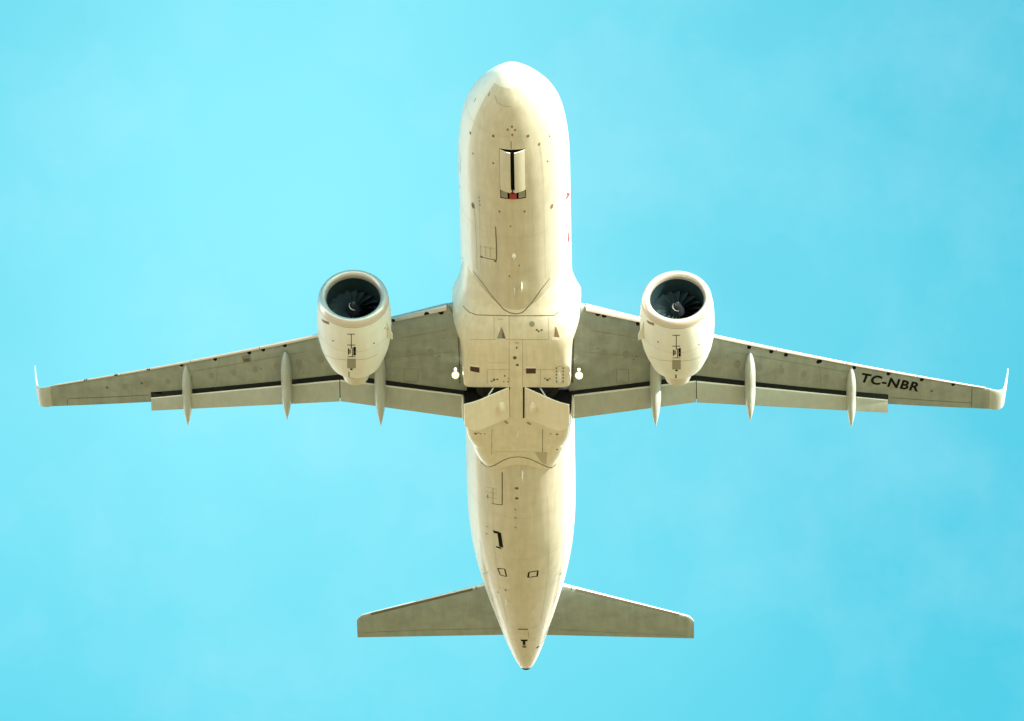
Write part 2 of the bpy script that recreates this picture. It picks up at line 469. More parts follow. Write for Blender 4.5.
def make_wing(s):
    rings = [wing_ring(x, True, s) for x in XS] + [wing_ring(x, False, s) for x in XT]
    v, f = loft(rings)
    nr = len(rings[0]); nflap = len(XS) - 1
    idx = [8 if (k < nflap and 44 <= i <= 46) else 0 for k in range(len(rings) - 1) for i in range(nr)] + [0, 0]
    w = make('wing', v, f, [M['wing'], M['white'], M['dark'], M['seam'], M['black'], M['red'], M['metal'], M['cover'], M['cove']], plane, idx, angle=40)
    # flaps
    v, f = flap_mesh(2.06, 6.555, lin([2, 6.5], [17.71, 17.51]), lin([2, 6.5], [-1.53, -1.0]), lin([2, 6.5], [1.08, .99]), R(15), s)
    make('inboard_flap', v, f, [M['flap'], M['white']], w, [1 if 20 <= i <= 22 else 0 for k in range(10) for i in range(40)] + [0, 0])  # white leading-edge faces paint in the highlight along the flap nose
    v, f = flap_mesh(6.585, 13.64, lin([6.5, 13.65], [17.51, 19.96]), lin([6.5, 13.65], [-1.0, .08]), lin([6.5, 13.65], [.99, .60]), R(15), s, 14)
    make('outboard_flap', v, f, [M['flap'], M['white']], w, [1 if 20 <= i <= 22 else 0 for k in range(14) for i in range(40)] + [0, 0])  # same highlight painted white on the leading-edge faces
    v, f = slab(lambda u, q: (s * (6.52 + .10 * u), 17.55 + .85 * q, -.93 - .22 * q), 2, 6, (0, 0, .03))
    make('flap_seal', v, f, M['cove'], w)  # dark plate added so the gap between the flaps looks black
    # slats
    for a, b in ((2.55, 4.85), (6.95, 9.5), (9.53, 12.1), (12.13, 14.7), (14.73, 17.25)):
        v, f = slat_mesh(a, b, s); make('slat', v, f, M['metal'], w)
    # flap track fairings
    for x, a, b, wd, h in ((12.28, (17.95, .06), (21.0, -.42), .37, .60), (8.55, (16.30, -.64), (19.5, -1.32), .40, .68), (5.07, (15.5, -1.15), (19.05, -1.95), .42, .74)):
        v, f = track_fairing(x, a[0], a[1], b[0], b[1], wd, h, s)
        make('flap_track_fairing', v, f, M['flap'], w)
    # sharklet
    path = [(17.40, 0), (17.56, .02), (17.72, .08), (17.85, .19), (17.94, .36), (17.98, .6), (18.02, 1.0), (18.07, 1.45), (18.11, 1.95), (18.12, 2.1)]
    wr = []
    z0, y0, c0 = w_z(17.4), w_le(17.4), w_te(17.4) - w_le(17.4)
    for k, (x, dz) in enumerate(path):
        if k + 1 < len(path): dx, dd = path[k + 1][0] - x, path[k + 1][1] - dz
        nrm = Vector((-dd, 0, dx)).normalized()
        u = min(1, dz / 2.1); c = c0 * (1 - .56 * u ** .8); y = y0 + .5 * (x - 17.4) + u * .95 + (.12 if k == len(path) - 1 else 0)
        if k == len(path) - 1: c *= .75
        t = w_tc(17.4) * (1 - .4 * u); ring = []
        for i in range(40):
            a = 2 * math.pi * i / 40; q = (1 + math.cos(a)) / 2
            th = naca(t, q) * c * (1 if a < math.pi else -.92) + camber(q) * c * (1 - u)
            ring.append((s * (x + nrm.x * th), y + q * c, z0 - .02 * q + dz + nrm.z * th))
        wr.append(ring)
    v, f = loft(wr)
    make('sharklet', v, f, [M['flap'], M['white']], w, [0 if k < 4 else 1 for k in range(len(wr) - 1) for i in range(40)] + [0, 1])
    return w
wings = {s: make_wing(s) for s in (-1, 1)}

# ---- engines
EX, EY, EZ = 5.9, 10.93, -2.3
def make_engine(s):
    c = (s * EX, EY, EZ)
    outer = [(.27, 1.285), (.55, 1.325), (1.1, 1.355), (1.65, 1.36), (2.2, 1.335), (2.7, 1.26), (3.1, 1.16), (3.4, 1.06), (3.63, .985)]
    inner = [(3.61, .955), (3.0, 1.05), (2.2, 1.12), (1.5, 1.02), (1.2, .995), (.7, .985), (.24, .985)]
    v, f = lathe(outer + inner, 72, c)
    nn = 72; idx = []
    for k in range(len(outer) + len(inner) - 1): idx += [0 if k < len(outer) - 1 else 1] * nn
    e = make('engine', v, f, [M['white'], M['liner'], M['dark'], M['seam'], M['black'], M['red'], M['cover']], plane, idx, angle=50)
    lip = []
    for i in range(17):
        a = math.pi * i / 16
        # from outer edge round the highlight to the inner edge
        yy = .27 - .27 * math.sin(a) if i <= 8 else .24 - .24 * math.sin(a)
        rr = 1.285 - .155 * (1 - math.cos(a)) if i <= 8 else 1.13 - .145 * (-math.cos(a))
        lip.append((yy, rr))
    v, f = lathe(lip, 72, c)
    make('inlet_lip', v, f, M['metal'], e, angle=60)
    # fan
    V, Fc = [], []
    NBL = 18
    for b in range(NBL):
        a0 = 2 * math.pi * b / NBL; base = len(V)
        for j in range(9):
            q = j / 8; r = .27 + q * (.965 - .27)
            tw = R(28 + 34 * q); ch = .34 + .26 * math.sin(q * math.pi * .6)
            lead = -.10 * math.sin(q * math.pi) * 1.0
            for k in range(5):
                h = (k / 4 - .5) * ch; cam_ = .03 * math.cos(math.pi * (k / 4 - .5))
                dy = h * math.cos(tw) + cam_ * math.sin(tw) + lead * .4; dt = h * math.sin(tw) - cam_ * math.cos(tw)
                an = a0 + dt / r
                V.append((c[0] + r * math.cos(an), c[1] + 1.01 + dy, c[2] + r * math.sin(an)))
        for j in range(8):
            for k in range(4):
                p = base + j * 5 + k; Fc.append((p, p + 1, p + 6, p + 5))
    v2, f2 = lathe([(1.21, .25), (1.21, .99)], 48, c)
    V, Fc2 = join((V, Fc), (v2, f2))
    make('fan', V, Fc2, [M['blade'], M['spinner']], e, [0] * len(Fc) + [1] * len(f2), fix=False)
    sp = [(y - .09, r) for y, r in [(.46, .002), (.48, .03), (.53, .075), (.62, .135), (.75, .20), (.9, .255), (1.0, .28), (1.1, .285)]]
    v, f = lathe(sp, 40, c, cap0=True)
    nf = len(f); spr = pchip([p[0] for p in sp], [p[1] for p in sp])
    V = list(v); Fs = list(f); k0 = len(V)
    for i in range(25):                                  # white comma on the spinner
        q = i / 24; yy = .45 + .20 * q; an = R(40) + q * R(250); wdt = .032 * math.sin(math.pi * (q * .85 + .15)) + .006
        for sg in (-1, 1):
            y2 = yy + sg * wdt; r = spr(y2) + .004
            V.append((c[0] + r * math.cos(an), c[1] + y2 - .004, c[2] + r * math.sin(an)))
    for i in range(24): Fs.append((k0 + 2 * i, k0 + 2 * i + 1, k0 + 2 * i + 3, k0 + 2 * i + 2))
    make('spinner', V, Fs, [M['spinner'], M['white']], e, [0] * nf + [1] * 24, fix=False)
    # core cowl, nozzle and plug
    v, f = lathe([(2.9, .86), (3.4, .80), (3.8, .70), (4.2, .59), (4.55, .50), (4.7, .465), (4.69, .44), (4.4, .45), (4.1, .46)], 48, c)
    make('core_cowl', v, f, M['core'], e, angle=50)
    v, f = lathe([(4.1, .40), (4.4, .34), (4.7, .24), (5.0, .13), (5.18, .05), (5.2, .005)], 40, c, cap1=True)
    make('exhaust_plug', v, f, M['core'], e)
    # pylon between nacelle and wing
    rings = []
    for y, zt, zb, w in ((12.3, -1.0, -1.06, .05), (12.8, -.82, -1.2, .32), (13.8, -.62, -1.4, .44), (14.8, -.66, -1.7, .46), (15.6, -.8, -1.75, .40), (16.4, -.85, -1.45, .24), (17.0, -.9, -1.12, .06)):
        rings.append([(c[0] + w / 2 * math.copysign(abs(math.sin(2 * math.pi * i / 24)) ** .6, math.sin(2 * math.pi * i / 24)), y, (zt + zb) / 2 + (zt - zb) / 2 * math.copysign(abs(math.cos(2 * math.pi * i / 24)) ** .6, math.cos(2 * math.pi * i / 24))) for i in range(24)])
    v, f = loft(rings); make('pylon', v, f, M['white'], e)
    # vortex strake on the inboard shoulder
    a = R(205) if s > 0 else R(-25)
    A = Vector((math.cos(a), 0, math.sin(a)))
    cc = Vector(c); pts = [(0.75, 1.33), (1.75, 1.34), (1.75, 1.56), (1.45, 1.56)]
    T = Vector((-A.z, 0, A.x)) * .012
    v = [tuple(cc + A * r + Vector((0, y, 0)) + T * q) for q in (-1, 1) for y, r in pts]
    f = [(0, 1, 2, 3), (4, 7, 6, 5), (0, 4, 5, 1), (1, 5, 6, 2), (2, 6, 7, 3), (3, 7, 4, 0)]
    make('strake', v, f, M['white'], e, smooth=False)
    return e
engines = {s: make_engine(s) for s in (-1, 1)}

# ---- tail
def tail_ring(le, te, t, pos, axis):
    """pos = (x, z) of the chord; axis = unit direction of thickness (x, z)"""
    r = []; c = te - le
    for i in range(44):
        a = 2 * math.pi * i / 44; u = (1 + math.cos(a)) / 2
        th = naca(t, u) * c * (1 if a < math.pi else -1)
        r.append((pos[0] + axis[0] * th, le + u * c, pos[1] + axis[1] * th))
    return r
def make_tailplane(s):
    rings = []
    for x in [0.2 + i * .3 for i in range(20)] + [6.1, 6.22, 6.32, 6.38]:
        q = (x - 1.5) / 4.8
        le = 32.20 + (34.95 - 32.20) * q; te = 35.38 + (36.32 - 35.38) * q
        if x > 6.15: le += (x - 6.15) ** 2 * 4.5
        z = .92 + .60 * q
        rings.append(tail_ring(le, te, .10 if x < 6.3 else .05, (s * x, z), (-s * .12, .99)))
    v, f = loft(rings)
    idx = [1 if 20 <= i <= 23 else 0 for k in range(len(rings) - 1) for i in range(44)] + [0, 0]  # white leading-edge faces, the sky-lit highlight painted in
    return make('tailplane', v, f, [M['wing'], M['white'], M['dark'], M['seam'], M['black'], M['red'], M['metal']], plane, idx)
tails = {s: make_tailplane(s) for s in (-1, 1)}
rings = []
for z in [1.6 + .4 * i for i in range(16)] + [7.75, 7.85]:
    q = (z - 2.0) / 5.85
    le = 28.6 + 5.0 * q + (max(0, z - 7.3) ** 2) * 1.5; hinge = 33.0 + 2.55 * q
    rings.append(tail_ring(le, hinge + (hinge - le) * .02, .16, (0, z), (1, 0)))
v, f = loft(rings)
fin = make('fin', v, f, M['white'], plane)
rings = []
for z in [2.05 + .4 * i for i in range(15)]:
    q = (z - 2.0) / 5.85
    h = 33.05 + 2.55 * q; te = 34.6 + 1.9 * q; le = 28.6 + 5.0 * q
    th = naca(.16, (h - le) / (h - le) * .78) * (h - le) * .9
    rings.append([(-th, h, z), (th, h, z), (.01, te, z), (-.01, te, z)])
v, f = loft(rings); make('rudder', v, f, M['white'], fin, angle=30)

# ---- main landing gear: doors half open below the dark bays, wheels already inside
DOOR_A = R(29)
for s in (-1, 1):
    def dfn(u, v):
        t = 1.81 * u
        h = .10 * max(0, (t - 1.15) / .68) ** 2
        y1 = 17.73 - .62 * max(0, (t - 1.1) / .76) ** 2.6
        y = 15.99 + (y1 - 15.99) * v
        return (s * (.285 + t * math.cos(DOOR_A) + h * math.sin(DOOR_A)), y, -2.575 - t * math.sin(DOOR_A) + h * math.cos(DOOR_A))
    v, f = slab(dfn, 20, 16, (s * .045 * math.sin(DOOR_A), 0, .045 * math.cos(DOOR_A)))
    d = make('main_gear_door', v, f, [M['door'], M['dark'], M['seam']], plane)
    pc = dfn(.36 / 1.83, .53)
    v, f = dome((pc[0], pc[1], pc[2]), .17, .32, .22, DOOR_A, s)
    make('door_blister', v, f, M['door'], d, fix=True)
    p1 = dfn(.52, .03)
    v, f = tube((s * .80, 16.03, -2.42), (p1[0], p1[1] + .03, p1[2] + .03), .028)
    make('door_strut', v, f, M['strut'], d)
    # gear leg and wheels folded into the bay
    prof = [(-.2, .28), (-.2, .48), (-.17, .55), (-.08, .58), (.08, .58), (.17, .55), (.2, .48), (.2, .28)]
    V, Fc = [], []
    for y, r in prof:
        for i in range(40):
            a = 2 * math.pi * i / 40; V.append((s * .95 + r * math.cos(a), 16.95 + r * math.sin(a), -1.72 + y))
    for k in range(len(prof) - 1):
        for i in range(40): Fc.append((k * 40 + i, k * 40 + (i + 1) % 40, (k + 1) * 40 + (i + 1) % 40, (k + 1) * 40 + i))
    gear = make('main_gear_wheel', V, Fc, M['tyre'], plane)
    v, f = lathe([(0, .01), (0, .27), (.12, .27)], 32)
    v = [(s * .95 + p[0], 16.95 + p[2], -1.9 + p[1]) for p in v]
    make('wheel_hub', v, f, M['dark'], gear)
    v, f = tube((s * 1.2, 16.95, -1.62), (s * 1.98, 16.75, -1.55), .09)
    make('gear_leg', v, f, M['dark'], gear)

# ---- nose gear: two doors almost shut with a slot between them
def fus_z(x, y):
    t, b, w = f_top(y), f_bot(y), f_w(y); zc = (t + b) / 2
    return zc - (t - b) / 2 * math.sqrt(max(0, 1 - (x / w) ** 2))
for s in (-1, 1):
    def nfn(u, v):
        x = .455 - .385 * u; y = 3.10 + 2.08 * v
        return (s * x, y, fus_z(.455, y) - .03 - .17 * u - .02 * math.sin(math.pi * u))
    v, f = slab(nfn, 8, 14, (0, 0, .04))
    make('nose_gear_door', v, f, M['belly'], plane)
    def afn(u, v):
        x = .44 - .24 * u; y = 5.29 + .36 * v
        return (s * x, y, fus_z(.44, y) + .02 - .05 * u)
    v, f = slab(afn, 6, 4, (0, 0, .03))
    make('nose_gear_rear_door', v, f, M['cover'], plane)
v, f = join(tube((0, 3.1, -1.62), (0, 5.1, -1.88), .07), tube((-.2, 5.02, -1.9), (.2, 5.02, -1.9), .05), box((0, 5.15, -2.05), (.26, .16, .16)))
ng = make('nose_gear', v, f, M['dark'], plane)
v, f = join(box((-.07, 5.12, -2.14), (.07, .1, .04)), box((.06, 5.13, -2.14), (.09, .12, .04)))
make('gear_fitting', v, f, M['strut'], ng)
v, f = box((0, 5.48, -2.07), (.25, .30, .12)); o = make('red_cover', v, f, M['red'], ng); bevel(o, .02)
for s in (-1, 1):
    v, f = lathe([(-.09, .2), (-.1, .33), (-.06, .38), (.06, .38), (.1, .33), (.09, .2)], 32)
    v = [(s * .2 + p[1], 4.55 + p[0], -1.55 + p[2]) for p in v]
    make('tyre', v, f, M['tyre'], ng)

# ---- landing lights under the wing roots
for s in (-1, 1):
    L0 = Vector((s * 2.27, 16.32, -1.72)); dl = Vector((0, -.80, -.60)).normalized()
    v, f = tube(L0, L0 + dl * .16, .15, 24)
    h = make('landing_light', v, f, M['strut'], wings[s])
    v, f = tube(L0 + dl * .161, L0 + dl * .170, .13, 24)
    make('reflector', v, f, M['glow'], h)  # glowing disc added behind the lens as the lamp's halo
    v, f = tube(L0 + dl * .171, L0 + dl * .185, .078, 24)
    make('lens', v, f, M['lamp'], h)
    L1 = Vector((s * 2.27, 16.02, -1.68))
    v, f = tube(L1, L1 + dl * .10, .06, 20)
    h = make('landing_light', v, f, M['strut'], wings[s])
    v, f = tube(L1 + dl * .101, L1 + dl * .110, .034, 20)
    make('lens', v, f, M['lamp'], h)
    # pale fairing closing the gap between flap and fuselage
    rings = []
    for y, r in ((17.6, .02), (17.75, .12), (18.1, .17), (18.5, .13), (18.8, .02)):
        rings.append([(s * (2.02 + r * .45 * math.cos(a)), y, -1.62 - (y - 17.6) * .22 + r * math.sin(a)) for a in [2 * math.pi * i / 20 for i in range(20)]])
    v, f = loft(rings); make('flap_root_fairing', v, f, M['white'], wings[s])

# ---- exhaust of the auxiliary power unit
v, f = lathe([(-.14, .31), (-.02, .275), (.14, .215), (.20, .17), (.19, .13), (0, .12)], 32, (0, 37.42, 1.15))
make('tail_exhaust', v, f, M['black'], plane)
#MARKS
# ---- paint marks, joints and small openings: (part, kind, paint, width, points in the aircraft frame)
MARKS = [
    ('fuselage', 'dot', 'seam', [0.05, 0.07500000000000001], [(-1.522, 3.099, -1.093)]),
    ('fuselage', 'dot', 'seam', [0.045, 0.0675], [(-0.678, 2.543, -1.695)]),
    ('fuselage', 'dot', 'seam', [0.045, 0.0675], [(0.575, 2.499, -1.727)]),
    ('fuselage', 'dot', 'seam', [0.045, 0.0675], [(0.972, 3.079, -1.628)]),
    ('fuselage', 'dot', 'seam', [0.035, 0.052500000000000005], [(1.346, 3.019, -1.304)]),
    ('fuselage', 'dot', 'seam', [0.035, 0.052500000000000005], [(-1.433, 3.952, -1.351)]),
    ('fuselage', 'dot', 'seam', [0.035, 0.052500000000000005], [(-0.695, 3.885, -1.858)]),
    ('fuselage', 'dot', 'seam', [0.035, 0.052500000000000005], [(1.259, 4.152, -1.541)]),
    ('fuselage', 'dot', 'rust', [0.04, 0.06], [(-0.154, 2.118, -1.745)]),
    ('fuselage', 'dot', 'rust', [0.04, 0.06], [(0.002, 1.979, -1.724)]),
    ('fuselage', 'dot', 'rust', [0.04, 0.06], [(0.012, 2.351, -1.797)]),
    ('fuselage', 'dot', 'red', [0.035, 0.045500000000000006], [(0.112, 2.131, -1.752)]),
    ('fuselage', 'line', 'seam', 0.03, [(-0.839, 1.016, -1.101), (-0.81, 0.938, -1.074), (-0.782, 0.862, -1.047)]),
    ('fuselage', 'line', 'seam', 0.03, [(-1.359, 1.741, -0.764), (-1.33, 1.649, -0.749), (-1.3, 1.558, -0.734)]),
    ('fuselage', 'line', 'seam', 0.03, [(1.219, 1.546, -0.918), (1.246, 1.526, -0.843), (1.273, 1.514, -0.762)]),
    ('fuselage', 'line', 'faint', 0.02, [(-0.598, 0.842, -1.19), (-0.586, 0.878, -1.218), (-0.574, 0.913, -1.246), (-0.563, 0.949, -1.273), (-0.551, 0.986, -1.3), (-0.54, 1.025, -1.325), (-0.529, 1.067, -1.348), (-0.488, 1.074, -1.369), (-0.447, 1.082, -1.389), (-0.406, 1.093, -1.408), (-0.365, 1.104, -1.425), (-0.324, 1.117, -1.441), (-0.284, 1.131, -1.457), (-0.242, 1.128, -1.464), (-0.2, 1.125, -1.47), (-0.158, 1.124, -1.476), (-0.116, 1.124, -1.48), (-0.074, 1.125, -1.484), (-0.032, 1.128, -1.486)]),
    ('fuselage', 'line', 'rust', 0.03, [(-0.034, 2.651, -1.848), (-0.034, 2.71, -1.857), (-0.035, 2.768, -1.867), (-0.036, 2.827, -1.875), (-0.037, 2.887, -1.883), (-0.037, 2.948, -1.891), (-0.038, 3.008, -1.898)]),
    ('fuselage', 'line', 'faint', 0.03, [(1.92, 4.673, -0.537), (1.925, 4.887, -0.558), (1.93, 5.111, -0.57), (1.934, 5.345, -0.575)]),
    ('fuselage', 'line', 'rust', 0.04, [(1.901, 5.978, -0.71), (1.893, 6.041, -0.731), (1.886, 6.105, -0.751)]),
    ('fuselage', 'line', 'rust', 0.04, [(1.897, 6.352, -0.721), (1.889, 6.416, -0.742), (1.882, 6.48, -0.762)]),
    ('fuselage', 'line', 'seam', 0.05, [(-1.991, 6.995, -0.371), (-1.975, 6.965, -0.45), (-1.96, 6.948, -0.518)]),
    ('fuselage', 'dot', 'seam', [0.085, 0.1615], [(-1.479, 6.853, -1.413)]),
    ('fuselage', 'dot', 'rust', [0.075, 0.1275], [(1.382, 6.754, -1.512)]),
    ('fuselage', 'dot', 'seam', [0.03, 0.039], [(-1.253, 6.126, -1.626)]),
    ('fuselage', 'dot', 'seam', [0.03, 0.039], [(-1.234, 6.307, -1.641)]),
    ('fuselage', 'dot', 'seam', [0.03, 0.039], [(-1.216, 6.512, -1.654)]),
    ('fuselage', 'dot', 'rust', [0.045, 0.058499999999999996], [(-0.507, 6.46, -2.004)]),
    ('fuselage', 'dot', 'rust', [0.045, 0.058499999999999996], [(0.401, 6.426, -2.029)]),
    ('fuselage', 'dot', 'seam', [0.03, 0.041999999999999996], [(-0.116, 7.227, -2.066)]),
    ('fuselage', 'dot', 'seam', [0.03, 0.048], [(-0.191, 10.107, -2.06)]),
    ('fuselage', 'dot', 'seam', [0.03, 0.041999999999999996], [(0.17, 9.486, -2.062)]),
    ('fuselage', 'line', 'seam', 0.04, [(-0.662, 7.386, -1.956), (-0.659, 7.552, -1.957), (-0.657, 7.718, -1.958), (-0.655, 7.884, -1.959), (-0.653, 8.051, -1.959), (-0.65, 8.217, -1.96), (-0.648, 8.384, -1.961), (-0.649, 8.537, -1.961), (-0.65, 8.69, -1.96), (-0.651, 8.843, -1.96), (-0.652, 8.996, -1.96), (-0.654, 9.15, -1.959), (-0.655, 9.303, -1.959), (-0.706, 9.315, -1.939), (-0.757, 9.326, -1.919), (-0.808, 9.34, -1.897), (-0.859, 9.357, -1.873), (-0.91, 9.375, -1.848), (-0.962, 9.396, -1.82), (-1.012, 9.41, -1.793), (-1.062, 9.429, -1.761), (-1.112, 9.448, -1.729), (-1.163, 9.471, -1.694), (-1.213, 9.496, -1.657), (-1.264, 9.526, -1.616)]),
    ('fuselage', 'dot', 'seam', [0.06, 0.06], [(-1.213, 9.487, -1.657)]),
    ('fuselage', 'line', 'seam', 0.09, [(-0.748, 9.404, -1.923), (-0.733, 9.4, -1.929), (-0.718, 9.397, -1.934), (-0.702, 9.393, -1.94), (-0.687, 9.389, -1.946), (-0.671, 9.386, -1.952), (-0.656, 9.382, -1.958)]),
    ('fuselage', 'line', 'faint', 0.015, [(-1.224, 8.826, -1.649), (-1.225, 8.92, -1.648), (-1.227, 9.015, -1.646), (-1.228, 9.109, -1.645), (-1.23, 9.204, -1.644), (-1.231, 9.298, -1.643), (-1.233, 9.393, -1.642)]),
    ('fuselage', 'line', 'faint', 0.015, [(-1.059, 8.74, -1.763), (-1.06, 8.838, -1.762), (-1.062, 8.936, -1.761), (-1.063, 9.034, -1.761), (-1.065, 9.132, -1.76), (-1.066, 9.23, -1.759), (-1.068, 9.329, -1.758)]),
    ('fuselage', 'line', 'faint', 0.015, [(-0.88, 8.671, -1.864), (-0.881, 8.771, -1.863), (-0.883, 8.87, -1.863), (-0.884, 8.97, -1.862), (-0.886, 9.07, -1.861), (-0.887, 9.17, -1.86), (-0.889, 9.269, -1.86)]),
    ('fuselage', 'line', 'faint', 0.015, [(-1.225, 8.882, -1.648), (-1.137, 8.833, -1.712), (-1.05, 8.792, -1.769), (-0.963, 8.759, -1.82), (-0.876, 8.732, -1.866), (-0.789, 8.713, -1.906), (-0.702, 8.7, -1.94)]),
    ('fuselage', 'line', 'faint', 0.015, [(-1.438, 6.999, -1.457), (-1.428, 7.264, -1.467), (-1.418, 7.531, -1.477), (-1.408, 7.797, -1.487), (-1.398, 8.064, -1.496), (-1.388, 8.331, -1.506), (-1.378, 8.599, -1.515), (-1.379, 8.898, -1.514), (-1.38, 9.198, -1.513), (-1.381, 9.498, -1.512), (-1.383, 9.798, -1.511), (-1.384, 10.098, -1.51), (-1.385, 10.399, -1.508)]),
    ('fuselage', 'dot', 'seam', [0.04, 0.04], [(-1.939, 10.902, -0.591)]),
    ('fuselage', 'line', 'red', 0.13, [(1.874, 7.198, -0.783), (1.903, 7.238, -0.704), (1.932, 7.29, -0.616), (1.961, 7.358, -0.515), (1.974, 7.373, -0.457), (1.987, 7.39, -0.397), (2.0, 7.43, -0.319)]),
    ('fuselage', 'line', 'red', 0.1, [(1.91, 7.038, -0.686), (1.955, 7.251, -0.539), (1.999, 7.544, -0.326)]),
    ('fuselage', 'dot', 'red', [0.05, 0.05], [(1.769, 6.782, -1.006)]),
    ('fuselage', 'line', 'red', 0.12, [(1.918, 8.179, -0.663), (1.928, 8.144, -0.631), (1.937, 8.108, -0.599), (1.947, 8.073, -0.568), (1.96, 8.059, -0.518), (1.974, 8.057, -0.459), (1.987, 8.056, -0.399)]),
    ('fuselage', 'line', 'rust', 0.08, [(1.87, 6.35, -0.795), (1.877, 6.291, -0.775), (1.885, 6.233, -0.755)]),
    ('fuselage', 'line', 'red', 0.16, [(1.946, 9.389, -0.569), (1.943, 9.494, -0.58), (1.939, 9.6, -0.592), (1.936, 9.705, -0.603), (1.933, 9.786, -0.613), (1.93, 9.866, -0.624), (1.927, 9.947, -0.634)]),
    ('fuselage', 'line', 'red', 0.09, [(1.954, 9.893, -0.541), (1.972, 9.844, -0.467), (1.989, 9.803, -0.386)]),
    ('junction', 'line', 'seam', 0.035, [(-1.542, 10.719, -1.341), (-1.484, 10.75, -1.406), (-1.427, 10.786, -1.468), (-1.37, 10.831, -1.522), (-1.314, 10.879, -1.574), (-1.257, 10.933, -1.622), (-1.201, 10.991, -1.666), (-1.142, 11.069, -1.708), (-1.084, 11.152, -1.747), (-1.026, 11.238, -1.784), (-0.968, 11.328, -1.817), (-0.909, 11.42, -1.849), (-0.851, 11.516, -1.877), (-0.781, 11.602, -1.909), (-0.711, 11.693, -1.937), (-0.642, 11.786, -1.963), (-0.572, 11.876, -1.992), (-0.501, 11.962, -2.024), (-0.431, 12.047, -2.057), (-0.394, 12.067, -2.066), (-0.356, 12.088, -2.075), (-0.318, 12.11, -2.083), (-0.281, 12.132, -2.091), (-0.243, 12.154, -2.099), (-0.206, 12.176, -2.107), (-0.167, 12.184, -2.109), (-0.128, 12.191, -2.112), (-0.089, 12.199, -2.115), (-0.05, 12.206, -2.118), (-0.011, 12.214, -2.121), (0.028, 12.222, -2.124), (0.063, 12.213, -2.12), (0.099, 12.204, -2.117), (0.134, 12.195, -2.113), (0.17, 12.186, -2.11), (0.205, 12.176, -2.107), (0.241, 12.167, -2.103), (0.265, 12.144, -2.095), (0.289, 12.12, -2.087), (0.312, 12.096, -2.079), (0.336, 12.072, -2.071), (0.36, 12.049, -2.062), (0.384, 12.026, -2.053), (0.426, 11.975, -2.033), (0.467, 11.923, -2.014), (0.509, 11.862, -2.003), (0.551, 11.801, -1.991), (0.593, 11.742, -1.978), (0.635, 11.683, -1.965), (0.689, 11.585, -1.945), (0.743, 11.488, -1.925), (0.797, 11.394, -1.902), (0.851, 11.302, -1.877), (0.905, 11.212, -1.851), (0.959, 11.126, -1.822), (1.01, 11.057, -1.794), (1.061, 10.994, -1.762), (1.112, 10.931, -1.729), (1.163, 10.872, -1.693), (1.214, 10.815, -1.656), (1.265, 10.762, -1.615)]),
    ('belly_fairing', 'line', 'seam', 0.03, [(-1.933, 12.397, -1.596), (-1.915, 12.398, -1.626), (-1.897, 12.402, -1.653), (-1.879, 12.407, -1.679), (-1.861, 12.412, -1.705), (-1.842, 12.417, -1.732), (-1.824, 12.424, -1.756), (-1.8, 12.424, -1.779), (-1.776, 12.424, -1.802), (-1.752, 12.423, -1.825), (-1.728, 12.426, -1.845), (-1.705, 12.429, -1.865), (-1.681, 12.432, -1.886), (-1.639, 12.425, -1.911), (-1.597, 12.421, -1.933), (-1.555, 12.418, -1.956), (-1.513, 12.416, -1.977), (-1.472, 12.416, -1.997), (-1.43, 12.416, -2.016), (-1.192, 12.359, -2.069), (-0.954, 12.323, -2.105), (-0.717, 12.303, -2.128), (-0.481, 12.295, -2.141), (-0.245, 12.297, -2.146), (-0.008, 12.3, -2.15), (0.228, 12.298, -2.147), (0.464, 12.297, -2.142), (0.7, 12.304, -2.131), (0.936, 12.325, -2.109), (1.171, 12.36, -2.075), (1.406, 12.415, -2.026), (1.436, 12.402, -2.005), (1.465, 12.39, -1.985), (1.495, 12.377, -1.964), (1.524, 12.366, -1.943), (1.553, 12.357, -1.92), (1.583, 12.348, -1.897)]),
    ('belly_fairing', 'line', 'faint', 0.014, [(-0.235, 12.319, -2.154), (-0.237, 12.47, -2.207), (-0.238, 12.622, -2.259), (-0.239, 12.777, -2.308), (-0.241, 12.937, -2.355), (-0.243, 13.101, -2.397), (-0.245, 13.274, -2.433), (-0.247, 13.478, -2.466), (-0.25, 13.69, -2.493), (-0.252, 13.909, -2.514), (-0.255, 14.14, -2.526), (-0.259, 14.375, -2.535), (-0.262, 14.613, -2.542), (-0.265, 14.825, -2.547), (-0.268, 15.038, -2.55), (-0.271, 15.253, -2.553), (-0.274, 15.468, -2.556), (-0.277, 15.683, -2.558), (-0.28, 15.901, -2.56)]),
    ('belly_fairing', 'line', 'faint', 0.014, [(0.252, 13.318, -2.441), (0.249, 13.549, -2.475), (0.246, 13.788, -2.503), (0.243, 14.04, -2.521), (0.24, 14.3, -2.532), (0.236, 14.565, -2.541), (0.233, 14.832, -2.547), (0.231, 15.008, -2.55), (0.228, 15.185, -2.553), (0.226, 15.362, -2.555), (0.224, 15.54, -2.557), (0.221, 15.719, -2.559), (0.219, 15.898, -2.56)]),
    ('belly_fairing', 'line', 'faint', 0.012, [(-0.789, 12.344, -2.136), (-0.79, 12.496, -2.196), (-0.792, 12.65, -2.253), (-0.793, 12.81, -2.307), (-0.795, 12.975, -2.356), (-0.797, 13.147, -2.4), (-0.799, 13.325, -2.439)]),
    ('belly_fairing', 'line', 'faint', 0.012, [(1.209, 12.436, -2.1), (1.208, 12.573, -2.164), (1.207, 12.714, -2.225), (1.206, 12.861, -2.282), (1.205, 13.014, -2.332), (1.203, 13.175, -2.378), (1.202, 13.339, -2.421)]),
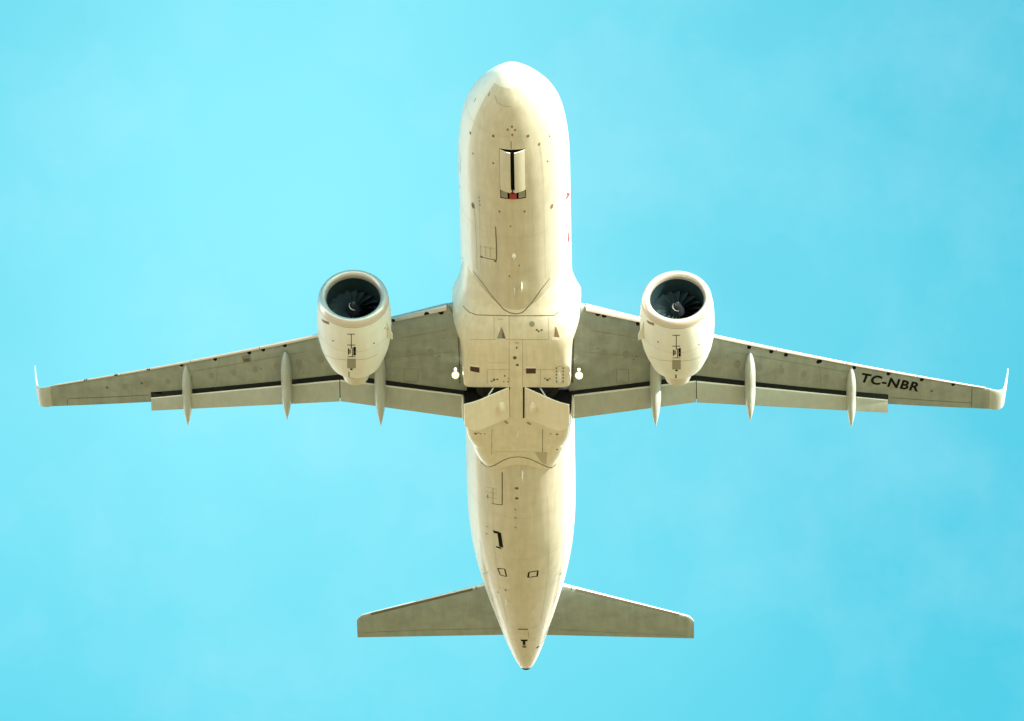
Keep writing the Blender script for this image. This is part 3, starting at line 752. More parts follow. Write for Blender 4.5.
    ('belly_fairing', 'line', 'faint', 0.014, [(-1.689, 13.435, -2.353), (-1.445, 13.377, -2.399), (-1.202, 13.347, -2.422), (-0.959, 13.331, -2.434), (-0.716, 13.324, -2.44), (-0.473, 13.322, -2.44), (-0.231, 13.319, -2.441), (0.008, 13.318, -2.442), (0.247, 13.318, -2.441), (0.486, 13.318, -2.44), (0.725, 13.318, -2.439), (0.963, 13.325, -2.433), (1.202, 13.339, -2.421)]),
    ('belly_fairing', 'line', 'faint', 0.014, [(-1.082, 15.735, -2.558), (-1.08, 15.603, -2.557), (-1.078, 15.472, -2.556), (-1.076, 15.341, -2.554), (-1.074, 15.21, -2.552), (-1.072, 15.08, -2.55), (-1.07, 14.95, -2.548), (-0.936, 14.949, -2.548), (-0.802, 14.948, -2.548), (-0.668, 14.947, -2.548), (-0.534, 14.947, -2.549), (-0.4, 14.946, -2.549), (-0.266, 14.945, -2.549)]),
    ('belly_fairing', 'line', 'faint', 0.014, [(0.231, 14.943, -2.549), (0.435, 14.942, -2.549), (0.639, 14.942, -2.548), (0.843, 14.941, -2.548), (1.047, 14.94, -2.548), (1.251, 14.94, -2.548), (1.455, 14.941, -2.546)]),
    ('belly_fairing', 'line', 'faint', 0.012, [(0.886, 14.941, -2.548), (0.884, 15.09, -2.551), (0.882, 15.239, -2.553), (0.88, 15.388, -2.555), (0.878, 15.538, -2.557), (0.877, 15.688, -2.558), (0.875, 15.839, -2.559)]),
    ('belly_fairing', 'line', 'faint', 0.012, [(-1.029, 14.562, -2.539), (-0.916, 14.562, -2.54), (-0.804, 14.561, -2.54), (-0.691, 14.56, -2.54), (-0.579, 14.56, -2.54), (-0.466, 14.559, -2.54), (-0.354, 14.558, -2.54)]),
    ('belly_fairing', 'quad', 'cover', 0, [(-0.537, 12.776, -2.306), (-0.495, 12.776, -2.306), (-0.387, 13.275, -2.432), (-0.692, 13.277, -2.431)]),
    ('belly_fairing', 'quad', 'seam', 0, [(-0.51, 12.842, -2.326), (-0.481, 12.841, -2.326), (-0.372, 13.275, -2.432), (-0.486, 13.276, -2.432)]),
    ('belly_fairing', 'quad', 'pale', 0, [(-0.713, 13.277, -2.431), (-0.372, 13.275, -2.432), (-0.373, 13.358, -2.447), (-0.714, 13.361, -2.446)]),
    ('belly_fairing', 'quad', 'rust', 0, [(1.439, 12.844, -2.226), (1.475, 12.853, -2.219), (1.599, 13.299, -2.342), (1.401, 13.261, -2.373)]),
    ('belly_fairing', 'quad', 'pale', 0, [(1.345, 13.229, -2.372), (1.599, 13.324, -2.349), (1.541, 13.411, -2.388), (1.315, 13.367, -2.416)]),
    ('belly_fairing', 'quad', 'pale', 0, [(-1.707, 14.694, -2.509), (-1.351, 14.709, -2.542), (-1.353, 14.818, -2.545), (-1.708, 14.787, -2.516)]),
    ('belly_fairing', 'quad', 'maroon', 0, [(-1.694, 14.784, -2.519), (-1.353, 14.818, -2.545), (-1.357, 15.13, -2.551), (-1.698, 15.039, -2.534)]),
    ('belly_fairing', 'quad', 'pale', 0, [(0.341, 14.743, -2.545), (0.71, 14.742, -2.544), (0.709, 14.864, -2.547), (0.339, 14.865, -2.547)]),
    ('belly_fairing', 'quad', 'maroon', 0, [(0.353, 14.865, -2.547), (0.709, 14.864, -2.547), (0.705, 15.165, -2.552), (0.349, 15.166, -2.552)]),
    ('belly_fairing', 'line', 'seam', 0.05, [(1.47, 14.81, -2.542), (1.47, 14.854, -2.543), (1.469, 14.898, -2.544)]),
    ('belly_fairing', 'line', 'seam', 0.05, [(1.711, 14.836, -2.52), (1.711, 14.878, -2.523), (1.711, 14.92, -2.526)]),
    ('belly_fairing', 'line', 'seam', 0.05, [(1.468, 14.997, -2.547), (1.468, 15.041, -2.548), (1.467, 15.085, -2.549)]),
    ('belly_fairing', 'line', 'seam', 0.05, [(1.71, 15.016, -2.531), (1.709, 15.059, -2.533), (1.709, 15.102, -2.535)]),
    ('belly_fairing', 'line', 'seam', 0.05, [(1.466, 15.185, -2.551), (1.466, 15.229, -2.552), (1.465, 15.274, -2.553)]),
    ('belly_fairing', 'line', 'seam', 0.05, [(1.708, 15.199, -2.539), (1.707, 15.243, -2.541), (1.707, 15.286, -2.542)]),
    ('belly_fairing', 'line', 'seam', 0.05, [(1.464, 15.375, -2.554), (1.463, 15.42, -2.555), (1.463, 15.465, -2.556)]),
    ('belly_fairing', 'line', 'seam', 0.05, [(1.706, 15.384, -2.546), (1.705, 15.428, -2.547), (1.705, 15.473, -2.548)]),
    ('belly_fairing', 'line', 'seam', 0.05, [(1.462, 15.566, -2.557), (1.461, 15.611, -2.557), (1.461, 15.656, -2.557)]),
    ('belly_fairing', 'line', 'seam', 0.05, [(1.703, 15.574, -2.549), (1.703, 15.619, -2.55), (1.702, 15.664, -2.55)]),
    ('belly_fairing', 'line', 'faint', 0.02, [(1.499, 14.757, -2.539), (1.561, 14.761, -2.535), (1.622, 14.768, -2.529), (1.684, 14.778, -2.521)]),
    ('belly_fairing', 'line', 'faint', 0.02, [(1.46, 15.701, -2.558), (1.546, 15.702, -2.557), (1.631, 15.704, -2.555), (1.716, 15.711, -2.549)]),
    ('belly_fairing', 'dot', 'seam', [0.07, 0.09100000000000001], [(-0.051, 14.272, -2.532)]),
    ('belly_fairing', 'dot', 'seam', [0.055, 0.07150000000000001], [(0.036, 14.677, -2.544)]),
    ('belly_fairing', 'dot', 'seam', [0.03, 0.06], [(0.027, 13.725, -2.497)]),
    ('belly_fairing', 'line', 'seam', 0.02, [(-0.048, 13.479, -2.467), (0.004, 13.479, -2.467), (0.056, 13.479, -2.467), (0.108, 13.479, -2.467)]),
    ('belly_fairing', 'dot', 'cover', [0.1, 0.12], [(0.591, 12.637, -2.259)]),
    ('belly_fairing', 'dot', 'seam', [0.04, 0.04], [(0.837, 12.946, -2.346)]),
    ('belly_fairing', 'dot', 'seam', [0.04, 0.04], [(0.766, 12.886, -2.331)]),
    ('belly_fairing', 'dot', 'seam', [0.04, 0.04], [(0.944, 12.902, -2.327)]),
    ('belly_fairing', 'dot', 'seam', [0.05, 0.06999999999999999], [(-0.83, 15.53, -2.557)]),
    ('belly_fairing', 'dot', 'seam', [0.035, 0.049], [(-0.917, 15.621, -2.558)]),
    ('belly_fairing', 'dot', 'seam', [0.035, 0.049], [(-0.708, 15.507, -2.557)]),
    ('belly_fairing', 'dot', 'seam', [0.035, 0.049], [(-0.435, 15.304, -2.554)]),
    ('belly_fairing', 'dot', 'seam', [0.025, 0.034999999999999996], [(-0.475, 15.641, -2.558)]),
    ('belly_fairing', 'dot', 'seam', [0.03, 0.041999999999999996], [(-0.319, 15.64, -2.558)]),
    ('belly_fairing', 'dot', 'seam', [0.05, 0.06999999999999999], [(1.128, 15.533, -2.557)]),
    ('belly_fairing', 'dot', 'seam', [0.03, 0.041999999999999996], [(1.036, 15.444, -2.556)]),
    ('belly_fairing', 'dot', 'seam', [0.03, 0.041999999999999996], [(1.214, 15.465, -2.556)]),
    ('belly_fairing', 'dot', 'seam', [0.025, 0.034999999999999996], [(-0.295, 15.449, -2.556)]),
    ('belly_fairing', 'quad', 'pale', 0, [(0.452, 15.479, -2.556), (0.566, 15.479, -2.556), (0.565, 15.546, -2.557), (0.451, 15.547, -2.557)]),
    ('belly_fairing', 'line', 'faint', 0.02, [(-0.648, 12.448, -2.188), (-0.589, 12.446, -2.19), (-0.53, 12.443, -2.192), (-0.47, 12.44, -2.194)]),
    ('belly_fairing', 'line', 'black', 0.05, [(-0.266, 15.958, -2.56), (-0.268, 16.1, -2.56), (-0.309, 17.75, -1.358), (-0.308, 17.75, -1.472), (-0.306, 17.75, -1.587), (-0.301, 17.75, -1.944), (-0.299, 17.75, -2.074), (-0.297, 17.75, -2.203), (-0.292, 17.789, -2.56)]),
    ('belly_fairing', 'line', 'black', 0.05, [(0.247, 15.955, -2.56), (0.245, 16.098, -2.56), (0.243, 16.241, -2.56), (0.241, 16.383, -2.56), (0.239, 16.526, -2.56), (0.237, 16.669, -2.56), (0.235, 16.812, -2.56), (0.233, 16.974, -2.56), (0.231, 17.137, -2.56), (0.229, 17.299, -2.56), (0.226, 17.461, -2.56), (0.224, 17.624, -2.56), (0.222, 17.786, -2.56)]),
    ('belly_fairing', 'line', 'faint', 0.018, [(-0.959, 18.461, -2.543), (-0.961, 18.591, -2.533), (-0.964, 18.723, -2.523), (-0.966, 18.857, -2.511), (-0.968, 18.99, -2.5), (-0.97, 19.127, -2.486), (-0.973, 19.27, -2.467), (-0.976, 19.437, -2.441), (-0.979, 19.61, -2.411), (-0.982, 19.791, -2.374), (-0.985, 19.976, -2.334), (-0.989, 20.158, -2.297), (-0.992, 20.344, -2.256)]),
    ('belly_fairing', 'line', 'seam', 0.02, [(0.913, 18.476, -2.542), (0.91, 18.72, -2.523), (0.907, 18.968, -2.502), (0.903, 19.224, -2.473), (0.899, 19.499, -2.431), (0.895, 19.787, -2.378), (0.89, 20.086, -2.316)]),
    ('belly_fairing', 'line', 'faint', 0.014, [(-0.959, 20.102, -2.31), (-0.698, 20.087, -2.321), (-0.438, 20.084, -2.322), (-0.177, 20.081, -2.324), (0.083, 20.079, -2.325), (0.343, 20.079, -2.324), (0.604, 20.079, -2.323)]),
    ('belly_fairing', 'quad', 'stain', 0, [(0.603, 20.109, -2.317), (1.068, 20.136, -2.294), (1.003, 21.161, -2.042), (0.841, 20.982, -2.11)]),
    ('belly_fairing', 'dot', 'seam', [0.06, 0.06], [(-1.558, 18.785, -2.506)]),
    ('belly_fairing', 'dot', 'seam', [0.03, 0.03], [(-1.365, 18.771, -2.517)]),
    ('belly_fairing', 'dot', 'seam', [0.03, 0.03], [(-1.222, 18.768, -2.519)]),
    ('belly_fairing', 'dot', 'seam', [0.05, 0.05], [(1.445, 18.798, -2.512)]),
    ('belly_fairing', 'dot', 'seam', [0.03, 0.03], [(1.21, 18.755, -2.52)]),
    ('belly_fairing', 'dot', 'seam', [0.045, 0.045], [(1.427, 20.048, -2.234)]),
    ('belly_fairing', 'dot', 'seam', [0.03, 0.03], [(-1.45, 18.723, -2.519)]),
    ('belly_fairing', 'line', 'cover', 0.1, [(-0.473, 17.943, -2.56), (-0.42, 18.029, -2.559), (-0.368, 18.116, -2.558)]),
    ('belly_fairing', 'line', 'cover', 0.1, [(0.348, 18.02, -2.56), (0.418, 18.095, -2.559), (0.488, 18.172, -2.557)]),
    ('junction', 'line', 'seam', 0.045, [(-1.429, 21.784, -1.467), (-1.401, 21.789, -1.494), (-1.373, 21.794, -1.52), (-1.345, 21.798, -1.547), (-1.317, 21.806, -1.572), (-1.289, 21.815, -1.595), (-1.261, 21.824, -1.618), (-1.237, 21.807, -1.639), (-1.21, 21.719, -1.716), (-1.184, 21.645, -1.782), (-1.159, 21.612, -1.816), (-1.135, 21.593, -1.838), (-1.11, 21.582, -1.855), (-1.079, 21.516, -1.896), (-1.047, 21.464, -1.926), (-1.016, 21.417, -1.952), (-0.986, 21.378, -1.972), (-0.955, 21.342, -1.99), (-0.924, 21.306, -2.007), (-0.862, 21.204, -2.045), (-0.8, 21.109, -2.078), (-0.739, 21.021, -2.104), (-0.678, 20.935, -2.129), (-0.616, 20.854, -2.15), (-0.555, 20.775, -2.17), (-0.512, 20.738, -2.179), (-0.47, 20.701, -2.188), (-0.427, 20.665, -2.197), (-0.385, 20.629, -2.205), (-0.343, 20.592, -2.214), (-0.3, 20.557, -2.222), (-0.258, 20.545, -2.225), (-0.216, 20.534, -2.228), (-0.174, 20.522, -2.231), (-0.132, 20.511, -2.234), (-0.09, 20.499, -2.236), (-0.048, 20.488, -2.239), (-0.006, 20.496, -2.238), (0.036, 20.504, -2.236), (0.077, 20.512, -2.234), (0.119, 20.52, -2.232), (0.161, 20.528, -2.23), (0.202, 20.536, -2.228), (0.244, 20.563, -2.221), (0.285, 20.591, -2.215), (0.326, 20.618, -2.208), (0.368, 20.646, -2.201), (0.409, 20.673, -2.195), (0.451, 20.701, -2.188), (0.521, 20.778, -2.169), (0.592, 20.857, -2.15), (0.662, 20.936, -2.129), (0.732, 21.022, -2.104), (0.803, 21.109, -2.077), (0.873, 21.205, -2.044), (0.908, 21.254, -2.025), (0.943, 21.304, -2.005), (0.978, 21.362, -1.979), (1.013, 21.422, -1.951), (1.047, 21.494, -1.914), (1.081, 21.58, -1.867), (1.102, 21.612, -1.844), (1.123, 21.657, -1.811), (1.143, 21.71, -1.773), (1.162, 21.814, -1.694), (1.184, 21.837, -1.678), (1.205, 21.86, -1.663), (1.231, 21.852, -1.644), (1.257, 21.846, -1.622), (1.283, 21.841, -1.6), (1.309, 21.836, -1.578), (1.335, 21.831, -1.556), (1.361, 21.829, -1.531)]),
    ('fuselage', 'line', 'seam', 0.04, [(-0.63, 21.751, -1.967), (-0.632, 21.906, -1.966), (-0.634, 22.062, -1.965), (-0.636, 22.218, -1.965), (-0.639, 22.373, -1.964), (-0.641, 22.529, -1.963), (-0.643, 22.685, -1.963), (-0.646, 22.857, -1.962), (-0.648, 23.029, -1.961), (-0.651, 23.2, -1.96), (-0.653, 23.372, -1.959), (-0.656, 23.545, -1.958), (-0.658, 23.717, -1.957), (-0.691, 23.729, -1.945), (-0.724, 23.741, -1.932), (-0.756, 23.754, -1.92), (-0.789, 23.768, -1.906), (-0.822, 23.783, -1.891), (-0.855, 23.799, -1.875), (-0.888, 23.807, -1.86), (-0.921, 23.817, -1.843), (-0.954, 23.829, -1.825), (-0.987, 23.84, -1.807), (-1.019, 23.852, -1.788), (-1.052, 23.867, -1.767)]),
    ('fuselage', 'line', 'faint', 0.02, [(-0.987, 22.885, -1.807), (-0.989, 23.038, -1.806), (-0.991, 23.191, -1.804), (-0.994, 23.344, -1.803), (-0.996, 23.497, -1.802), (-0.998, 23.65, -1.8), (-1.001, 23.803, -1.799)]),
    ('fuselage', 'line', 'faint', 0.018, [(-1.281, 23.088, -1.602), (-1.207, 23.038, -1.661), (-1.134, 22.995, -1.715), (-1.06, 22.959, -1.762), (-0.987, 22.928, -1.806), (-0.914, 22.902, -1.846), (-0.842, 22.882, -1.882)]),
    ('fuselage', 'line', 'faint', 0.018, [(-1.286, 23.384, -1.598), (-1.212, 23.333, -1.658), (-1.138, 23.29, -1.711), (-1.065, 23.254, -1.759), (-0.992, 23.222, -1.804), (-0.919, 23.196, -1.844), (-0.846, 23.176, -1.88)]),
    ('fuselage', 'line', 'faint', 0.018, [(-1.29, 23.681, -1.594), (-1.216, 23.629, -1.654), (-1.143, 23.585, -1.708), (-1.069, 23.549, -1.756), (-0.996, 23.516, -1.802), (-0.923, 23.49, -1.841), (-0.85, 23.47, -1.878)]),
    ('fuselage', 'line', 'seam', 0.04, [(-1.192, 23.464, -1.672), (-1.194, 23.583, -1.671), (-1.196, 23.701, -1.669)]),
    ('fuselage', 'dot', 'seam', [0.07, 0.07], [(-0.101, 22.585, -2.067)]),
    ('fuselage', 'dot', 'seam', [0.07, 0.07], [(-0.109, 23.191, -2.066)]),
    ('fuselage', 'dot', 'seam', [0.03, 0.03], [(-0.169, 23.861, -2.062)]),
    ('fuselage', 'dot', 'faint', [0.05, 0.05], [(-0.176, 24.371, -2.056)]),
    ('fuselage', 'dot', 'faint', [0.05, 0.05], [(-0.184, 24.985, -2.033)]),
    ('fuselage', 'line', 'seam', 0.04, [(-1.298, 25.552, -1.529), (-1.261, 25.535, -1.561), (-1.224, 25.518, -1.592)]),
    ('fuselage', 'line', 'seam', 0.05, [(-1.307, 26.052, -1.487), (-1.277, 26.03, -1.513), (-1.247, 26.008, -1.539)]),
    ('fuselage', 'line', 'black', 0.14, [(-1.029, 25.638, -1.718), (-0.948, 25.604, -1.765), (-0.868, 25.576, -1.809), (-0.787, 25.554, -1.847)]),
    ('fuselage', 'line', 'black', 0.16, [(-0.802, 25.524, -1.843), (-0.79, 25.687, -1.838), (-0.778, 25.851, -1.832), (-0.766, 26.018, -1.824), (-0.756, 26.169, -1.815), (-0.746, 26.326, -1.803), (-0.737, 26.49, -1.785)]),
    ('fuselage', 'line', 'black', 0.1, [(-0.731, 26.572, -1.776), (-0.799, 26.578, -1.747), (-0.867, 26.588, -1.715), (-0.936, 26.605, -1.677)]),
    ('fuselage', 'line', 'black', 0.05, [(-0.893, 28.305, -1.38), (-0.85, 28.273, -1.409), (-0.806, 28.246, -1.435), (-0.763, 28.22, -1.459), (-0.72, 28.196, -1.483), (-0.677, 28.176, -1.502), (-0.634, 28.156, -1.522), (-0.625, 28.255, -1.505), (-0.616, 28.354, -1.488), (-0.607, 28.453, -1.47), (-0.598, 28.555, -1.451), (-0.589, 28.659, -1.429), (-0.58, 28.763, -1.408), (-0.618, 28.765, -1.395), (-0.658, 28.769, -1.38), (-0.697, 28.772, -1.365), (-0.736, 28.78, -1.347), (-0.775, 28.789, -1.328), (-0.814, 28.798, -1.309), (-0.827, 28.714, -1.322), (-0.84, 28.63, -1.335), (-0.853, 28.546, -1.348), (-0.866, 28.464, -1.36), (-0.88, 28.385, -1.37), (-0.893, 28.305, -1.38)]),
    ('fuselage', 'line', 'black', 0.065, [(0.272, 28.271, -1.585), (0.327, 28.265, -1.578), (0.383, 28.26, -1.569), (0.438, 28.26, -1.556), (0.494, 28.261, -1.544), (0.549, 28.268, -1.526), (0.604, 28.274, -1.508), (0.598, 28.349, -1.495), (0.592, 28.424, -1.481), (0.586, 28.499, -1.467), (0.58, 28.577, -1.451), (0.574, 28.655, -1.435), (0.568, 28.732, -1.419), (0.512, 28.717, -1.439), (0.455, 28.704, -1.456), (0.399, 28.695, -1.471), (0.342, 28.689, -1.484), (0.286, 28.687, -1.493), (0.229, 28.686, -1.502), (0.236, 28.615, -1.517), (0.243, 28.544, -1.533), (0.25, 28.474, -1.547), (0.257, 28.407, -1.56), (0.265, 28.339, -1.573), (0.272, 28.271, -1.585)]),
    ('fuselage', 'line', 'faint', 0.02, [(-1.455, 28.881, -0.786), (-1.43, 28.948, -0.799), (-1.404, 29.018, -0.808), (-1.378, 29.088, -0.818), (-1.352, 29.162, -0.825), (-1.327, 29.239, -0.829), (-1.301, 29.316, -0.834)]),
    ('fuselage', 'line', 'faint', 0.02, [(-1.474, 29.759, -0.49), (-1.44, 29.641, -0.576), (-1.407, 29.531, -0.654), (-1.374, 29.439, -0.72), (-1.341, 29.349, -0.784), (-1.309, 29.27, -0.839), (-1.277, 29.192, -0.893)]),
    ('fuselage', 'line', 'faint', 0.02, [(1.194, 29.336, -0.929), (1.224, 29.328, -0.904), (1.254, 29.32, -0.879), (1.284, 29.316, -0.852), (1.314, 29.315, -0.822), (1.344, 29.314, -0.791), (1.373, 29.32, -0.756), (1.404, 29.282, -0.732), (1.434, 29.245, -0.706), (1.465, 29.216, -0.675), (1.495, 29.188, -0.643), (1.525, 29.167, -0.606), (1.555, 29.15, -0.565)]),
    ('fuselage', 'line', 'seam', 0.09, [(1.391, 29.611, -0.65), (1.434, 29.611, -0.594), (1.476, 29.618, -0.533)]),
    ('fuselage', 'dot', 'seam', [0.05, 0.05], [(-0.631, 30.013, -1.082)]),
    ('fuselage', 'dot', 'seam', [0.035, 0.035], [(-0.919, 30.471, -0.82)]),
    ('fuselage', 'line', 'seam', 0.1, [(-0.218, 33.492, -0.25), (-0.095, 33.46, -0.275), (0.027, 33.452, -0.281), (0.149, 33.468, -0.268)]),
    ('fuselage', 'line', 'black', 0.15, [(-0.14, 34.533, 0.025), (-0.055, 34.515, 0.012), (0.031, 34.513, 0.011), (0.116, 34.524, 0.02)]),
    ('fuselage', 'line', 'black', 0.1, [(-0.016, 34.568, 0.025), (-0.018, 34.692, 0.059), (-0.021, 34.815, 0.092), (-0.023, 34.939, 0.126)]),
    ('fuselage', 'dot', 'seam', [0.08, 0.128], [(-0.018, 35.106, 0.171)]),
    ('fuselage', 'line', 'faint', 0.02, [(-0.534, 34.669, 0.212), (-0.447, 34.625, 0.148), (-0.36, 34.607, 0.103), (-0.274, 34.61, 0.075)]),
    ('fuselage', 'line', 'faint', 0.02, [(0.203, 34.608, 0.057), (0.277, 34.551, 0.06), (0.35, 34.506, 0.071), (0.424, 34.472, 0.092)]),
    ('fuselage', 'line', 'faint', 0.02, [(0.146, 33.654, -0.216), (0.154, 33.876, -0.154), (0.163, 34.096, -0.091), (0.171, 34.317, -0.029)]),
    ('fuselage', 'line', 'black', 0.12, [(0.442, 35.545, 0.428), (0.487, 35.492, 0.443), (0.531, 35.448, 0.464)]),
    ('engine', 'line', 'black', 0.035, [(-6.104, 11.57, -3.613), (-6.009, 11.556, -3.624), (-5.914, 11.55, -3.628), (-5.82, 11.553, -3.625)]),
    ('engine', 'line', 'black', 0.025, [(-5.954, 11.553, -3.627), (-5.957, 11.701, -3.635), (-5.961, 11.849, -3.642), (-5.964, 11.998, -3.65), (-5.967, 12.153, -3.653)]),
    ('engine', 'line', 'black', 0.035, [(-6.117, 12.172, -3.638), (-6.019, 12.156, -3.651), (-5.922, 12.15, -3.655), (-5.825, 12.152, -3.653)]),
    ('engine', 'line', 'black', 0.03, [(-5.967, 12.153, -3.653), (-5.969, 12.259, -3.654), (-5.972, 12.366, -3.655)]),
    ('engine', 'line', 'black', 0.045, [(-6.071, 12.366, -3.646), (-6.074, 12.482, -3.647), (-6.077, 12.6, -3.646), (-6.079, 12.724, -3.64)]),
    ('engine', 'line', 'seam', 0.05, [(-6.015, 12.413, -3.653), (-6.017, 12.488, -3.654), (-6.019, 12.563, -3.655), (-6.021, 12.642, -3.652)]),
    ('engine', 'line', 'black', 0.025, [(-5.928, 12.296, -3.656), (-5.932, 12.468, -3.658), (-5.935, 12.644, -3.656), (-5.94, 12.829, -3.647)]),
    ('engine', 'line', 'black', 0.09, [(-5.849, 12.263, -3.655), (-5.853, 12.424, -3.656), (-5.856, 12.584, -3.658), (-5.86, 12.756, -3.65)]),
    ('engine', 'line', 'black', 0.035, [(-6.118, 12.864, -3.629), (-6.023, 12.847, -3.642), (-5.928, 12.84, -3.647), (-5.834, 12.842, -3.645)]),
    ('engine', 'quad', 'cover', 0, [(-6.135, 12.987, -3.621), (-5.822, 12.963, -3.639), (-5.839, 13.619, -3.559), (-6.153, 13.663, -3.525)]),
    ('engine', 'dot', 'black', [0.05, 0.07500000000000001], [(-5.998, 13.721, -3.533)]),
    ('engine', 'line', 'faint', 0.018, [(-6.967, 13.601, -2.977), (-6.902, 13.483, -3.098), (-6.839, 13.404, -3.189), (-6.776, 13.347, -3.262), (-6.715, 13.305, -3.323), (-6.654, 13.272, -3.376), (-6.593, 13.254, -3.418), (-6.516, 13.198, -3.471), (-6.44, 13.153, -3.516), (-6.364, 13.119, -3.552), (-6.288, 13.098, -3.578), (-6.213, 13.083, -3.599), (-6.138, 13.072, -3.616)]),
    ('engine', 'line', 'faint', 0.018, [(-5.817, 13.047, -3.635), (-5.75, 13.042, -3.629), (-5.683, 13.042, -3.621), (-5.615, 13.047, -3.607), (-5.549, 13.055, -3.591), (-5.482, 13.071, -3.569), (-5.415, 13.09, -3.545), (-5.351, 13.079, -3.519), (-5.286, 13.075, -3.487), (-5.222, 13.074, -3.452), (-5.158, 13.082, -3.411), (-5.094, 13.096, -3.365), (-5.03, 13.117, -3.313)]),
    ('engine', 'quad', 'rust', 0, [(-7.06, 11.514, -2.943), (-6.764, 11.291, -3.268), (-6.766, 11.421, -3.29), (-7.002, 11.571, -3.043)]),
    ('engine', 'dot', 'rust', [0.04, 0.04], [(-6.639, 12.177, -3.436)]),
    ('engine', 'dot', 'rust', [0.04, 0.04], [(-5.153, 12.322, -3.432)]),
    ('engine', 'dot', 'rust', [0.04, 0.04], [(-4.75, 11.966, -3.008)]),
    ('engine', 'dot', 'rust', [0.04, 0.04], [(-4.679, 12.171, -2.888)]),
    ('engine.001', 'line', 'black', 0.035, [(5.735, 11.579, -3.619), (5.829, 11.568, -3.627), (5.924, 11.566, -3.629), (6.018, 11.57, -3.625)]),
    ('engine.001', 'line', 'black', 0.025, [(5.884, 11.566, -3.629), (5.883, 11.714, -3.637), (5.882, 11.862, -3.645), (5.881, 12.01, -3.653), (5.881, 12.166, -3.655)]),
    ('engine.001', 'line', 'black', 0.035, [(5.732, 12.18, -3.645), (5.829, 12.169, -3.653), (5.925, 12.166, -3.655), (6.022, 12.171, -3.651)]),
    ('engine.001', 'line', 'black', 0.03, [(5.881, 12.166, -3.655), (5.88, 12.272, -3.656), (5.879, 12.378, -3.657)]),
    ('engine.001', 'line', 'black', 0.045, [(5.78, 12.373, -3.653), (5.78, 12.489, -3.654), (5.779, 12.607, -3.653), (5.778, 12.731, -3.647)]),
    ('engine.001', 'line', 'seam', 0.05, [(5.837, 12.426, -3.656), (5.836, 12.5, -3.656), (5.836, 12.575, -3.657), (5.835, 12.655, -3.654)]),
    ('engine.001', 'line', 'black', 0.025, [(5.922, 12.311, -3.657), (5.921, 12.483, -3.658), (5.92, 12.66, -3.655), (5.919, 12.844, -3.647)]),
    ('engine.001', 'line', 'black', 0.09, [(6.0, 12.281, -3.653), (6.0, 12.442, -3.654), (5.999, 12.604, -3.655), (5.998, 12.776, -3.647)]),
    ('engine.001', 'line', 'black', 0.035, [(5.742, 12.869, -3.636), (5.837, 12.859, -3.645), (5.931, 12.857, -3.646), (6.026, 12.863, -3.641)]),
    ('engine.001', 'quad', 'cover', 0, [(5.727, 12.993, -3.629), (6.039, 12.985, -3.634), (6.035, 13.65, -3.547), (5.723, 13.662, -3.538)]),
    ('engine.001', 'dot', 'black', [0.05, 0.07500000000000001], [(5.878, 13.737, -3.532)]),
    ('engine.001', 'line', 'faint', 0.018, [(4.919, 13.413, -3.14), (4.979, 13.346, -3.221), (5.039, 13.299, -3.286), (5.099, 13.264, -3.341), (5.159, 13.236, -3.39), (5.218, 13.219, -3.431), (5.278, 13.209, -3.466), (5.353, 13.163, -3.512), (5.428, 13.129, -3.548), (5.503, 13.107, -3.574), (5.577, 13.09, -3.596), (5.652, 13.08, -3.613), (5.727, 13.077, -3.625)]),
    ('engine.001', 'line', 'faint', 0.018, [(6.046, 13.071, -3.629), (6.113, 13.07, -3.62), (6.18, 13.075, -3.607), (6.247, 13.083, -3.591), (6.315, 13.098, -3.569), (6.382, 13.117, -3.545), (6.449, 13.144, -3.514), (6.514, 13.139, -3.483), (6.578, 13.139, -3.448), (6.643, 13.149, -3.405), (6.708, 13.168, -3.354), (6.772, 13.197, -3.296), (6.837, 13.238, -3.228)]),
    ('engine.001', 'quad', 'rust', 0, [(4.789, 11.447, -3.011), (5.076, 11.269, -3.298), (5.075, 11.399, -3.321), (4.846, 11.512, -3.104)]),
    ('engine.001', 'dot', 'rust', [0.04, 0.04], [(5.213, 12.152, -3.469)]),
    ('engine.001', 'dot', 'rust', [0.04, 0.04], [(6.699, 12.382, -3.397)]),
    ('engine.001', 'dot', 'rust', [0.04, 0.04], [(7.101, 12.085, -2.925)]),
    ('engine.001', 'dot', 'rust', [0.04, 0.04], [(7.177, 12.346, -2.76)]),
    ('engine', 'line', 'black', 0.03, [(-6.097, 13.959, -3.461), (-6.1, 14.055, -3.434), (-6.103, 14.166, -3.396), (-6.106, 14.277, -3.357), (-6.11, 14.386, -3.319), (-6.113, 14.496, -3.282), (-5.981, 14.558, -3.282), (-5.948, 14.554, -3.285), (-5.915, 14.551, -3.287)]),
    ('engine.001', 'line', 'black', 0.05, [(5.854, 14.115, -3.429), (5.853, 14.229, -3.391), (5.852, 14.343, -3.354), (5.851, 14.456, -3.317)]),
    ('slat', 'dot', 'black', [0.11, 0.11], [(-3.277, 13.394, -1.22)]),
    ('wing', 'dot', 'black', [0.11, 0.11], [(-2.762, 13.23, -1.231)]),
    ('slat', 'dot', 'black', [0.11, 0.11], [(-4.547, 13.996, -1.061)]),
    ('wing', 'dot', 'black', [0.08, 0.096], [(-8.572, 16.082, -0.512)]),
    ('wing', 'dot', 'black', [0.08, 0.096], [(-9.381, 16.48, -0.399)]),
    ('wing', 'dot', 'black', [0.08, 0.096], [(-9.904, 16.751, -0.327)]),
    ('wing', 'quad', 'wjoint', 0, [(-10.193, 16.997, -0.31), (-9.878, 16.834, -0.356), (-9.822, 17.211, -0.402), (-10.135, 17.333, -0.353)]),
    ('wing', 'quad', 'seam', 0, [(-10.13, 17.137, -0.342), (-9.911, 17.035, -0.375), (-9.887, 17.196, -0.39), (-10.096, 17.282, -0.357)]),
